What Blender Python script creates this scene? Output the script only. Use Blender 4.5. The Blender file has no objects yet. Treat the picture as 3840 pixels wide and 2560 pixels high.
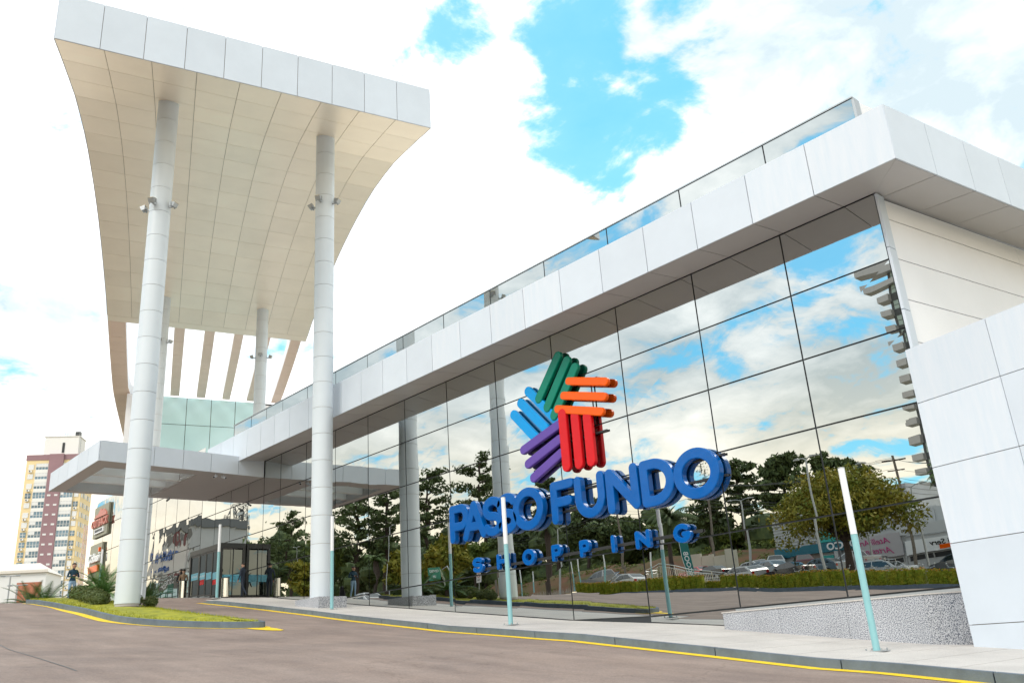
import bpy, bmesh, math, random
import numpy as np
from mathutils import Vector, Matrix, Euler

S = bpy.context.scene
COL = S.collection
PI = math.pi
rnd = random.Random(7)

# ------------------------------------------------------------------ camera
LENS = 30.135
FPX = 3214.4
YAW, PITCH, ROLL = math.radians(47.6406), math.radians(19.8131), math.radians(-3.9567)
fw = Vector((-math.sin(YAW) * math.cos(PITCH), math.cos(YAW) * math.cos(PITCH), math.sin(PITCH)))
r0 = Vector((math.cos(YAW), math.sin(YAW), 0))
u0 = r0.cross(fw)
RT = r0 * math.cos(ROLL) + u0 * math.sin(ROLL)
UP = -r0 * math.sin(ROLL) + u0 * math.cos(ROLL)
CAM = Vector((0, -20, 0))
cd = bpy.data.cameras.new("camera")
cam = bpy.data.objects.new("camera", cd)
COL.objects.link(cam)
cam.matrix_world = Matrix(((RT.x, UP.x, -fw.x, CAM.x), (RT.y, UP.y, -fw.y, CAM.y), (RT.z, UP.z, -fw.z, CAM.z), (0, 0, 0, 1)))
cd.lens = LENS
cd.sensor_width = 36
cd.clip_start = 0.05
cd.clip_end = 6000
S.camera = cam


def ray(px, py):
    """direction seen at a pixel of the 3840 x 2560 survey photograph"""
    return RT * ((px - 1920) / FPX) - UP * ((py - 1280) / FPX) + fw


def onY(px, py, y=0.0):
    d = ray(px, py)
    return CAM + d * ((y - CAM.y) / d.y)


def across(px, py, d):
    """place of a thing across the street that is seen in the mirror glass (plane y = 0), d metres in front of it"""
    p = onY(px, py, d)
    return Vector((p.x, -d, p.z))


def far(px, py, dep):
    return CAM + ray(px, py) * dep


# ------------------------------------------------------------------ world, sun, exposure
SUN_EL, SUN_AZ = math.radians(44), math.radians(170)     # azimuth from +Y towards +X
w = bpy.data.worlds.new("World")
S.world = w
w.use_nodes = True
nt = w.node_tree
N, K = nt.nodes, nt.links
N.clear()


def node(t, **kw):
    n = N.new(t)
    for k, v in kw.items():
        setattr(n, k, v)
    return n


def mth(op, a, b=None, c=None, clamp=False):
    n = N.new('ShaderNodeMath')
    n.operation = op
    n.use_clamp = clamp
    for i, v in enumerate((a, b, c)):
        if v is None:
            continue
        if isinstance(v, (int, float)):
            n.inputs[i].default_value = v
        else:
            K.new(v, n.inputs[i])
    return n.outputs[0]


tc = node('ShaderNodeTexCoord')
DIR = tc.outputs['Generated']
sep = node('ShaderNodeSeparateXYZ')
K.new(DIR, sep.inputs[0])
ez = sep.outputs[2]
sky = node('ShaderNodeTexSky', sky_type='NISHITA', sun_disc=False, sun_elevation=SUN_EL, sun_rotation=SUN_AZ)
sky.air_density = 1.2
sky.dust_density = 0.4
sky.ozone_density = 2.0
blue = node('ShaderNodeMix', data_type='RGBA', blend_type='MULTIPLY')
blue.inputs[0].default_value = 1.0
K.new(sky.outputs[0], blue.inputs[6])
blue.inputs[7].default_value = (0.75, 1.75, 1.75, 1)
blu2 = node('ShaderNodeMix', data_type='RGBA')
blu2.inputs[0].default_value = .72
K.new(blue.outputs[2], blu2.inputs[6])
blu2.inputs[7].default_value = (0.85, 3.3, 5.3, 1)
bg_blue = node('ShaderNodeBackground')
bg_blue.inputs[1].default_value = 0.1
K.new(blu2.outputs[2], bg_blue.inputs[0])
# cloud field: directions projected on a plane overhead so that clouds shrink to the horizon
den = mth('ADD', mth('MAXIMUM', ez, 0.0), 0.22)
px_ = mth('DIVIDE', sep.outputs[0], den)
py_ = mth('DIVIDE', sep.outputs[1], den)
cmb = node('ShaderNodeCombineXYZ')
# two octaves of cloud shapes, the finer one breaks up the edges
K.new(px_, cmb.inputs[0])
K.new(py_, cmb.inputs[1])
n1 = node('ShaderNodeTexNoise')
n1.inputs['Scale'].default_value = 5.0
n1.inputs['Detail'].default_value = 9
n1.inputs['Roughness'].default_value = 0.6
n1.inputs['Distortion'].default_value = 0.25
K.new(cmb.outputs[0], n1.inputs['Vector'])
n2 = node('ShaderNodeTexNoise')
n2.inputs['Scale'].default_value = 0.9
n2.inputs['Detail'].default_value = 5
K.new(cmb.outputs[0], n2.inputs['Vector'])


def lobe(d, width):
    """1 at direction d, falling to 0 over `width` degrees"""
    d = Vector(d).normalized()
    dp = N.new('ShaderNodeVectorMath')
    dp.operation = 'DOT_PRODUCT'
    nm = N.new('ShaderNodeVectorMath')
    nm.operation = 'NORMALIZE'
    K.new(DIR, nm.inputs[0])
    K.new(nm.outputs[0], dp.inputs[0])
    dp.inputs[1].default_value = d
    mr = N.new('ShaderNodeMapRange')
    mr.interpolation_type = 'SMOOTHSTEP'
    K.new(dp.outputs['Value'], mr.inputs[0])
    mr.inputs[1].default_value = math.cos(math.radians(width))
    mr.inputs[2].default_value = 1.0
    mr.inputs[3].default_value = 0.0
    mr.inputs[4].default_value = 1.0
    return mr.outputs[0]


def mir(v):
    return Vector((v.x, -v.y, v.z))


gap = None
for d, wd, k in ((ray(2150, 20), 5, 1.1), (ray(2170, 280), 4.5, 1.1), (ray(2420, 420), 5, 1.05), (ray(2090, 500), 4.5, .9), (ray(2260, 650), 4, .95), (ray(1690, 110), 3.5, .8), (ray(2560, 30), 4, .6),
                 (mir(ray(3350, 830)), 11, 1.0), (mir(ray(3100, 1050)), 7, .55), (mir(ray(2790, 1330)), 4, .7), (mir(ray(2500, 1000)), 5, .35),
                 (mir(ray(3500, 1700)), 7, .45), (mir(ray(2750, 700)), 5, .4), (mir(ray(2500, 1560)), 4, .35),
                 (Vector((.5, .3, .9)), 24, .5), (Vector((.8, -.9, .7)), 24, .5), (Vector((-.6, -.2, 1.2)), 18, .4), (Vector((.9, .8, .5)), 20, .45), (Vector((-1., -.9, .6)), 20, .4)):
    t = mth('MULTIPLY', lobe(d, wd), k)
    gap = t if gap is None else mth('MAXIMUM', gap, t)
cov = mth('SUBTRACT', mth('ADD', mth('MULTIPLY', n1.outputs[0], 5.4), -1.58), mth('MULTIPLY', gap, 1.0))
mrc = node('ShaderNodeMapRange', interpolation_type='SMOOTHSTEP')
K.new(cov, mrc.inputs[0])
mrc.inputs[1].default_value = 0.0
mrc.inputs[2].default_value = 0.75
mrc.inputs[3].default_value = 0.10
mask = mrc.outputs[0]
# cloud colour: white tops, faint blue-grey hollows, cream towards the horizon
shade = node('ShaderNodeValToRGB')
K.new(mth('ADD', mth('MULTIPLY', n2.outputs[0], 0.75), mth('MULTIPLY', n1.outputs[0], 0.35)), shade.inputs[0])
cr = shade.color_ramp
cr.elements[0].position = 0.485
cr.elements[0].color = (0.34, 0.405, 0.435, 1)
cr.elements[1].position = 0.72
cr.elements[1].color = (1.0, 0.985, 0.97, 1)
warm = node('ShaderNodeMapRange', interpolation_type='SMOOTHSTEP')
K.new(ez, warm.inputs[0])
warm.inputs[1].default_value = 0.32
warm.inputs[2].default_value = 0.03
mixw = node('ShaderNodeMix', data_type='RGBA')
K.new(mth('MULTIPLY', warm.outputs[0], 0.85), mixw.inputs[0])
K.new(shade.outputs[0], mixw.inputs[6])
mixw.inputs[7].default_value = (.98, 0.82, 0.56, 1)
bg_cl = node('ShaderNodeBackground')
bg_cl.inputs[1].default_value = 0.98
K.new(mixw.outputs[2], bg_cl.inputs[0])
mx = node('ShaderNodeMixShader')
K.new(mask, mx.inputs[0])
K.new(bg_blue.outputs[0], mx.inputs[1])
K.new(bg_cl.outputs[0], mx.inputs[2])
wo = node('ShaderNodeOutputWorld')
K.new(mx.outputs[0], wo.inputs[0])

sd = bpy.data.lights.new("sun", 'SUN')
sd.energy = .9
sd.angle = math.radians(22)
sd.color = (1.0, 0.93, 0.84)
sun = bpy.data.objects.new("sun", sd)
COL.objects.link(sun)
sdir = Vector((math.sin(SUN_AZ) * math.cos(SUN_EL), math.cos(SUN_AZ) * math.cos(SUN_EL), math.sin(SUN_EL)))
sun.rotation_euler = sdir.to_track_quat('Z', 'Y').to_euler()
S.view_settings.view_transform = 'Standard'
S.view_settings.look = 'None'
S.view_settings.gamma = 1
S.view_settings.exposure = 1.2
S.render.engine = 'CYCLES'
S.cycles.max_bounces = 8
S.cycles.glossy_bounces = 5
S.cycles.diffuse_bounces = 3
S.cycles.use_denoising = True


# ------------------------------------------------------------------ materials
def mat(name, col, rough=0.5, metal=0.0, var=0.0, vscale=3.0, bump=0.0, bscale=30.0, spec=0.5, emit=0.0, col2=None, coat=0.0, stretch=None, perobj=0.0, detail=5):
    m = bpy.data.materials.new(name)
    m.use_nodes = True
    t = m.node_tree
    b = t.nodes['Principled BSDF']
    b.inputs['Base Color'].default_value = (*col, 1)
    b.inputs['Roughness'].default_value = rough
    b.inputs['Metallic'].default_value = metal
    b.inputs['Specular IOR Level'].default_value = spec
    if coat:
        b.inputs['Coat Weight'].default_value = coat
        b.inputs['Coat Roughness'].default_value = 0.05
    if emit:
        b.inputs['Emission Color'].default_value = (*col, 1)
        b.inputs['Emission Strength'].default_value = emit
    tcn = t.nodes.new('ShaderNodeTexCoord')
    vec = tcn.outputs['Object']
    if stretch:
        mp = t.nodes.new('ShaderNodeMapping')
        mp.inputs['Scale'].default_value = stretch
        t.links.new(vec, mp.inputs[0])
        vec = mp.outputs[0]
    out = None
    if var or col2:
        n = t.nodes.new('ShaderNodeTexNoise')
        n.inputs['Scale'].default_value = vscale
        n.inputs['Detail'].default_value = detail
        n.inputs['Roughness'].default_value = 0.65
        t.links.new(vec, n.inputs['Vector'])
        r = t.nodes.new('ShaderNodeValToRGB')
        t.links.new(n.outputs[0], r.inputs[0])
        c2 = col2 or tuple(min(1, c * (1 + var)) for c in col)
        c1 = col if col2 else tuple(c * (1 - var) for c in col)
        r.color_ramp.elements[0].position = 0.33
        r.color_ramp.elements[1].position = 0.67
        r.color_ramp.elements[0].color = (*c1, 1)
        r.color_ramp.elements[1].color = (*c2, 1)
        out = r.outputs[0]
        t.links.new(out, b.inputs['Base Color'])
    if perobj:
        oi = t.nodes.new('ShaderNodeObjectInfo')
        mr = t.nodes.new('ShaderNodeMapRange')
        t.links.new(oi.outputs['Random'], mr.inputs[0])
        mr.inputs[3].default_value = 1 - perobj
        mr.inputs[4].default_value = 1 + perobj
        mm = t.nodes.new('ShaderNodeMix')
        mm.data_type = 'RGBA'
        mm.blend_type = 'MULTIPLY'
        mm.inputs[0].default_value = 1
        if out:
            t.links.new(out, mm.inputs[6])
        else:
            mm.inputs[6].default_value = (*col, 1)
        t.links.new(mr.outputs[0], mm.inputs[7])
        t.links.new(mm.outputs[2], b.inputs['Base Color'])
    if bump:
        n = t.nodes.new('ShaderNodeTexNoise')
        n.inputs['Scale'].default_value = bscale
        n.inputs['Detail'].default_value = 4
        t.links.new(vec, n.inputs['Vector'])
        bp = t.nodes.new('ShaderNodeBump')
        bp.inputs['Strength'].default_value = bump
        bp.inputs['Distance'].default_value = 0.02
        t.links.new(n.outputs[0], bp.inputs['Height'])
        t.links.new(bp.outputs[0], b.inputs['Normal'])
    return m


def mirror_glass(name, col, wave=0.004, scale=0.55, seed=0.0):
    """coated facade glass: strong tinted reflection, panes slightly out of true"""
    m = bpy.data.materials.new(name)
    m.use_nodes = True
    t = m.node_tree
    b = t.nodes['Principled BSDF']
    b.inputs['Base Color'].default_value = (*col, 1)
    b.inputs['Metallic'].default_value = 1.0
    b.inputs['Roughness'].default_value = 0.0
    g = t.nodes.new('ShaderNodeNewGeometry')
    oi = t.nodes.new('ShaderNodeObjectInfo')
    ad = t.nodes.new('ShaderNodeVectorMath')
    ad.operation = 'ADD'
    mu = t.nodes.new('ShaderNodeMath')
    mu.operation = 'MULTIPLY'
    mu.inputs[1].default_value = 40.0
    t.links.new(oi.outputs['Random'], mu.inputs[0])
    t.links.new(g.outputs['Position'], ad.inputs[0])
    t.links.new(mu.outputs[0], ad.inputs[1])
    n = t.nodes.new('ShaderNodeTexNoise')
    n.inputs['Scale'].default_value = scale
    n.inputs['Detail'].default_value = 1.0
    t.links.new(ad.outputs[0], n.inputs['Vector'])
    bp = t.nodes.new('ShaderNodeBump')
    bp.inputs['Strength'].default_value = 1.0
    bp.inputs['Distance'].default_value = wave
    t.links.new(n.outputs[0], bp.inputs['Height'])
    t.links.new(bp.outputs[0], b.inputs['Normal'])
    return m


def granite(name, base, dark, scale=55, rough=0.35, mid=0.5, width=.12):
    m = bpy.data.materials.new(name)
    m.use_nodes = True
    t = m.node_tree
    b = t.nodes['Principled BSDF']
    b.inputs['Roughness'].default_value = rough
    tcn = t.nodes.new('ShaderNodeTexCoord')
    n = t.nodes.new('ShaderNodeTexNoise')
    n.inputs['Scale'].default_value = scale
    n.inputs['Detail'].default_value = 3
    n.inputs['Roughness'].default_value = 0.7
    t.links.new(tcn.outputs['Object'], n.inputs['Vector'])
    r = t.nodes.new('ShaderNodeValToRGB')
    r.color_ramp.elements[0].position = mid - width
    r.color_ramp.elements[1].position = mid + width
    r.color_ramp.elements[0].color = (*dark, 1)
    r.color_ramp.elements[1].color = (*base, 1)
    t.links.new(n.outputs[0], r.inputs[0])
    n2_ = t.nodes.new('ShaderNodeTexNoise')
    n2_.inputs['Scale'].default_value = 0.9
    n2_.inputs['Detail'].default_value = 6
    t.links.new(tcn.outputs['Object'], n2_.inputs['Vector'])
    mr = t.nodes.new('ShaderNodeMapRange')
    t.links.new(n2_.outputs[0], mr.inputs[0])
    mr.inputs[1].default_value = .3
    mr.inputs[2].default_value = .7
    mr.inputs[3].default_value = 0.86
    mr.inputs[4].default_value = 1.06
    mm = t.nodes.new('ShaderNodeMix')
    mm.data_type = 'RGBA'
    mm.blend_type = 'MULTIPLY'
    mm.inputs[0].default_value = 1
    t.links.new(r.outputs[0], mm.inputs[6])
    t.links.new(mr.outputs[0], mm.inputs[7])
    t.links.new(mm.outputs[2], b.inputs['Base Color'])
    return m


def asphalt_mat():
    m = bpy.data.materials.new("asphalt")
    m.use_nodes = True
    t = m.node_tree
    b = t.nodes['Principled BSDF']
    b.inputs['Roughness'].default_value = 0.8
    g = t.nodes.new('ShaderNodeNewGeometry')
    L = t.links.new

    def noise(sc, det=4, st=None, ro=.6):
        v = g.outputs['Position']
        if st:
            mp = t.nodes.new('ShaderNodeMapping')
            mp.inputs['Scale'].default_value = st
            mp.inputs['Rotation'].default_value = (0, 0, .12)
            L(v, mp.inputs[0])
            v = mp.outputs[0]
        n = t.nodes.new('ShaderNodeTexNoise')
        n.inputs['Scale'].default_value = sc
        n.inputs['Detail'].default_value = det
        n.inputs['Roughness'].default_value = ro
        L(v, n.inputs['Vector'])
        return n.outputs[0]
    r = t.nodes.new('ShaderNodeValToRGB')
    L(noise(1.0, 8, (.22, 1.2, 1)), r.inputs[0])
    e = r.color_ramp.elements
    e[0].position, e[1].position = .34, .66
    e[0].color, e[1].color = (.255, .192, .162, 1), (.33, .255, .216, 1)
    r2 = t.nodes.new('ShaderNodeValToRGB')
    L(noise(26, 6, None, .8), r2.inputs[0])
    e = r2.color_ramp.elements
    e[0].position, e[1].position = .35, .7
    e[0].color, e[1].color = (.72, .72, .73, 1), (1.2, 1.2, 1.2, 1)
    r3 = t.nodes.new('ShaderNodeValToRGB')
    L(noise(.55, 8, None, .7), r3.inputs[0])
    e = r3.color_ramp.elements
    e[0].position, e[1].position = .36, .6
    e[0].color, e[1].color = (.80, .80, .82, 1), (1.06, 1.05, 1.04, 1)

    def mul(a, c):
        mm = t.nodes.new('ShaderNodeMix')
        mm.data_type = 'RGBA'
        mm.blend_type = 'MULTIPLY'
        mm.inputs[0].default_value = 1
        L(a, mm.inputs[6])
        L(c, mm.inputs[7])
        return mm.outputs[2]
    vo = t.nodes.new('ShaderNodeTexVoronoi')
    vo.feature = 'DISTANCE_TO_EDGE'
    vo.inputs['Scale'].default_value = .16
    wv = t.nodes.new('ShaderNodeVectorMath')
    wv.operation = 'ADD'
    wn_ = t.nodes.new('ShaderNodeTexNoise')
    wn_.inputs['Scale'].default_value = 1.1
    wn_.inputs['Detail'].default_value = 6
    L(g.outputs['Position'], wn_.inputs['Vector'])
    L(g.outputs['Position'], wv.inputs[0])
    L(wn_.outputs['Color'], wv.inputs[1])
    L(wv.outputs[0], vo.inputs['Vector'])
    rc = t.nodes.new('ShaderNodeValToRGB')
    L(vo.outputs['Distance'], rc.inputs[0])
    e = rc.color_ramp.elements
    e[0].position, e[1].position = .0, .0035
    e[0].color, e[1].color = (.80, .79, .78, 1), (1, 1, 1, 1)
    ro_ = t.nodes.new('ShaderNodeValToRGB')
    L(noise(.9, 3, None, .5), ro_.inputs[0])
    e = ro_.color_ramp.elements
    e[0].position, e[1].position = .25, .32
    e[0].color, e[1].color = (.88, .87, .87, 1), (1, 1, 1, 1)
    L(mul(mul(mul(mul(r.outputs[0], r2.outputs[0]), r3.outputs[0]), rc.outputs[0]), ro_.outputs[0]), b.inputs['Base Color'])
    bp = t.nodes.new('ShaderNodeBump')
    bp.inputs['Strength'].default_value = .5
    bp.inputs['Distance'].default_value = .01
    L(noise(90, 2), bp.inputs['Height'])
    L(bp.outputs[0], b.inputs['Normal'])
    return m


M = {}
M['white'] = mat('white_panel', (.62, .68, .755), .42, var=.03, vscale=.7, perobj=.03, bump=.05, bscale=1.2)
M['white_streak'] = mat('white_panel_streaked', (.62, .69, .77), .42, col2=(.68, .725, .79), vscale=1.3, perobj=.03, stretch=(5, 5, .6))
M['white_warm'] = mat('white_wall', (.88, .88, .90), .5, var=.025, vscale=.5, perobj=.015)
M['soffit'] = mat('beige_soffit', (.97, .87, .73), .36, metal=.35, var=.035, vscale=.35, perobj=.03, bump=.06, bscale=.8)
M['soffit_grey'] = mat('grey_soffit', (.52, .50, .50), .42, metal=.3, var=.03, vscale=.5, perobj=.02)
M['column'] = mat('column_white', (.66, .72, .77), .35, var=.03, vscale=.5, perobj=.02)
M['backing'] = mat('dark_joint', (.38, .33, .28), .8)
M['joint'] = mat('grey_joint', (.46, .43, .40), .8)
M['urban'] = mat('dry_ground', (.30, .265, .20), .9, col2=(.22, .21, .13), vscale=.05)
M['roofing'] = mat('pale_roofing', (.62, .60, .56), .8, var=.05, vscale=.3)
M['black'] = mat('black_frame', (.025, .026, .028), .35)
M['mullion'] = mat('mullion', (.035, .04, .045), .4)
M['glass'] = mirror_glass('mirror_glass', (.56, .58, .57), .004, .55)
M['glass2'] = mirror_glass('mirror_glass_wavy', (.50, .51, .50), .009, .8)
M['teal_glass'] = mat('teal_glass', (.58, .84, .86), .12, spec=.7, var=.03, vscale=.3, coat=.5)
M['door_glass'] = mirror_glass('door_glass', (.15, .165, .165), .002, .6)
M['granite'] = granite('granite_speckled', (.62, .63, .66), (.05, .065, .10), 50, .35, .485, .07)
M['paving'] = granite('granite_paving', (.62, .585, .55), (.30, .28, .27), 75, .6, .40, .14)
M['kerb'] = mat('kerb_concrete', (.115, .15, .195), .8, var=.14, vscale=3, bump=.3, bscale=40, perobj=.06)
M['yellow'] = mat('yellow_paint', (.95, .63, .01), .6, var=.10, vscale=5, bump=.2, bscale=60)
M['asphalt'] = asphalt_mat()
M['asphalt2'] = mat('lot_asphalt', (.12, .11, .105), .85, var=.15, vscale=.6)
M['grass'] = mat('grass', (.17, .20, .015), .8, col2=(.42, .40, .02), vscale=2.5, perobj=0)
M['grass_dark'] = mat('grass_bank', (.09, .13, .02), .9, col2=(.17, .10, .04), vscale=.25)
M['earth'] = mat('earth_bank', (.20, .075, .045), .95, col2=(.09, .10, .03), vscale=.35, detail=9)
M['leaf'] = mat('leaf_green', (.06, .11, .025), .6, col2=(.14, .21, .04), vscale=1.6)
M['leaf_dark'] = mat('leaf_pine', (.05, .085, .03), .7, col2=(.13, .17, .05), vscale=.9)
M['leaf_gold'] = mat('leaf_golden', (.11, .17, .015), .7, col2=(.36, .27, .02), vscale=.5)
M['leaf_olive'] = mat('leaf_olive', (.08, .13, .016), .7, col2=(.17, .20, .03), vscale=.8)
M['hedge'] = mat('hedge_leaf', (.22, .32, .02), .7, col2=(.42, .38, .03), vscale=3)
M['hedge_top'] = mat('hedge_new_growth', (.70, .22, .03), .7, col2=(.50, .34, .03), vscale=4)
M['shrub'] = mat('shrub_leaf', (.05, .085, .02), .7, col2=(.12, .14, .035), vscale=4)
M['cycad'] = mat('cycad_leaf', (.035, .11, .025), .4, col2=(.13, .24, .05), vscale=6)
M['bark'] = mat('bark', (.07, .05, .04), .9, var=.3, vscale=8, bump=.6, bscale=20)
M['bark_pale'] = mat('bark_pale', (.20, .17, .14), .9, var=.2, vscale=6)
M['teal_pole'] = mat('pole_teal', (.25, .50, .53), .35, var=.05, vscale=3)
M['pole_white'] = mat('pole_diffuser', (.82, .84, .86), .3)
M['steel'] = mat('steel', (.62, .62, .62), .22, metal=1)
M['galv'] = mat('galvanised', (.42, .44, .45), .45, metal=.6)
M['chrome'] = mat('chrome', (.7, .7, .7), .08, metal=1)
M['darkgrey'] = mat('dark_grey', (.07, .075, .08), .5)
M['skin'] = mat('skin', (.52, .30, .21), .55)
M['hair'] = mat('hair', (.02, .014, .01), .6)
M['navy'] = mat('navy_jumper', (.012, .05, .085), .8, var=.15, vscale=20)
M['jeans'] = mat('jeans', (.26, .40, .55), .85, var=.15, vscale=18)
M['navy2'] = mat('navy_jacket', (.02, .03, .05), .8, var=.1, vscale=20)
M['blackcloth'] = mat('black_cloth', (.012, .012, .015), .85)
M['beigecloth'] = mat('beige_cardigan', (.33, .22, .14), .85, var=.1, vscale=20)
M['shoe'] = mat('shoe_white', (.7, .7, .7), .6)
M['shoe_dark'] = mat('shoe_dark', (.03, .025, .02), .5)


# ------------------------------------------------------------------ mesh building
class MB:
    def __init__(s):
        s.v = []
        s.f = []
        s.mi = []

    def add(s, vs, fs, mi=0):
        o = len(s.v)
        s.v += [tuple(p) for p in vs]
        s.f += [tuple(i + o for i in f) for f in fs]
        s.mi += [mi] * len(fs)

    def box(s, x0, x1, y0, y1, z0, z1, mi=0):
        s.hexa([(x0, y0, z0), (x1, y0, z0), (x1, y1, z0), (x0, y1, z0)], [(x0, y0, z1), (x1, y0, z1), (x1, y1, z1), (x0, y1, z1)], mi)

    def hexa(s, lo, hi, mi=0):
        n = len(lo)
        fs = [tuple(range(n))[::-1], tuple(range(n, 2 * n))] + [(i, (i + 1) % n, n + (i + 1) % n, n + i) for i in range(n)]
        s.add(list(lo) + list(hi), fs, mi)

    def slab(s, quad, nrm, th, mi=0):
        """thin plate: quad corners, pushed by -nrm*th"""
        n = Vector(nrm)
        s.hexa([Vector(p) - n * th for p in quad], [Vector(p) for p in quad], mi)

    def prism(s, pts, z0, z1, mi=0):
        s.hexa([(p[0], p[1], z0) for p in pts], [(p[0], p[1], z1) for p in pts], mi)

    def tube(s, pts, rad, n=8, mi=0, cap=True):
        pts = [Vector(p) for p in pts]
        if not isinstance(rad, (list, tuple)):
            rad = [rad] * len(pts)
        o = len(s.v)
        prev = None
        for i, p in enumerate(pts):
            t = (pts[min(i + 1, len(pts) - 1)] - pts[max(i - 1, 0)])
            if t.length < 1e-9:
                t = Vector((0, 0, 1))
            t.normalize()
            a = prev if prev is not None else (Vector((1, 0, 0)) if abs(t.x) < .9 else Vector((0, 1, 0)))
            a = (a - t * a.dot(t))
            if a.length < 1e-6:
                a = Vector((0, 1, 0)) - t * t.y
            a.normalize()
            prev = a
            b = t.cross(a)
            for k in range(n):
                an = 2 * PI * k / n
                s.v.append(tuple(p + (a * math.cos(an) + b * math.sin(an)) * rad[i]))
        for i in range(len(pts) - 1):
            for k in range(n):
                s.f.append((o + i * n + k, o + i * n + (k + 1) % n, o + (i + 1) * n + (k + 1) % n, o + (i + 1) * n + k))
                s.mi.append(mi)
        if cap:
            s.f.append(tuple(o + k for k in range(n))[::-1])
            s.f.append(tuple(o + (len(pts) - 1) * n + k for k in range(n)))
            s.mi += [mi, mi]

    def ball(s, c, r, mi=0, nu=8, nv=6):
        rx, ry, rz = (r, r, r) if isinstance(r, (int, float)) else r
        o = len(s.v)
        for j in range(nv + 1):
            th = PI * j / nv
            for i in range(nu):
                ph = 2 * PI * i / nu
                s.v.append((c[0] + rx * math.sin(th) * math.cos(ph), c[1] + ry * math.sin(th) * math.sin(ph), c[2] + rz * math.cos(th)))
        for j in range(nv):
            for i in range(nu):
                s.f.append((o + j * nu + i, o + (j + 1) * nu + i, o + (j + 1) * nu + (i + 1) % nu, o + j * nu + (i + 1) % nu))
                s.mi.append(mi)

    def mesh(s, name, mats, smooth=False):
        me = bpy.data.meshes.new(name)
        me.from_pydata(s.v, [], s.f)
        for m in (mats if isinstance(mats, (list, tuple)) else [mats]):
            me.materials.append(M[m] if isinstance(m, str) else m)
        if any(s.mi):
            me.polygons.foreach_set('material_index', s.mi)
        if smooth:
            me.polygons.foreach_set('use_smooth', [True] * len(me.polygons))
            try:
                me.set_sharp_from_angle(angle=math.radians(40))
            except Exception:
                pass
        me.update()
        return me

    def build(s, name, mats, parent=None, smooth=False, loc=None):
        return link(name, s.mesh(name, mats, smooth), parent, loc)


def link(name, data, parent=None, loc=None, rz=0.0):
    o = bpy.data.objects.new(name, data)
    COL.objects.link(o)
    if parent:
        o.parent = parent
    if loc is not None:
        o.location = loc
    if rz:
        o.rotation_euler = (0, 0, rz)
    return o


def tag(o, label=None, cat=None, group=None, kind=None):
    if label:
        o['label'] = label
    if cat:
        o['category'] = cat
    if group:
        o['group'] = group
    if kind:
        o['kind'] = kind
    return o


def thing(name, label, cat, loc=(0, 0, 0), rz=0.0, group=None):
    return tag(link(name, None, None, loc, rz), label, cat, group)


def clone(o, parent=None, loc=None, rz=None, label=None, group=None):
    c = o.copy()
    COL.objects.link(c)
    if parent:
        c.parent = parent
    if loc is not None:
        c.location = loc
    if rz is not None:
        c.rotation_euler = (0, 0, rz)
    if label:
        c['label'] = label
    if group:
        c['group'] = group
    for ch in KIDS.get(o.name, []):
        clone(ch, c)
    return c


KIDS = {}


def index_kids():
    KIDS.clear()
    for o in bpy.data.objects:
        if o.parent:
            KIDS.setdefault(o.parent.name, []).append(o)


def text_mesh(txt, size, depth=.02, bold=0.0, align='CENTER', shear=0.0):
    c = bpy.data.curves.new('text', 'FONT')
    c.body = txt
    c.size = size
    c.extrude = depth / 2
    c.offset = bold
    c.align_x = align
    c.align_y = 'CENTER'
    c.shear = shear
    c.resolution_u = 3
    o = bpy.data.objects.new('text', c)
    COL.objects.link(o)
    dg = bpy.context.evaluated_depsgraph_get()
    me = bpy.data.meshes.new_from_object(o.evaluated_get(dg))
    bpy.data.objects.remove(o)
    bpy.data.curves.remove(c)
    return me


def sign_text(name, txt, size, m, origin, xdir, parent, depth=.02, bold=0.0, up=(0, 0, 1), shear=0.0, align='CENTER', sx=1.0):
    me = text_mesh(txt, size, depth, bold, align, shear)
    me.materials.clear()
    me.materials.append(M[m])
    x = Vector(xdir).normalized()
    z = Vector(up).normalized()
    nrm = x.cross(z)
    mt = Matrix(((x.x * sx, z.x, nrm.x, origin[0]), (x.y * sx, z.y, nrm.y, origin[1]), (x.z * sx, z.z, nrm.z, origin[2]), (0, 0, 0, 1)))
    me.transform(mt)
    return link(name, me, parent)


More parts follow.
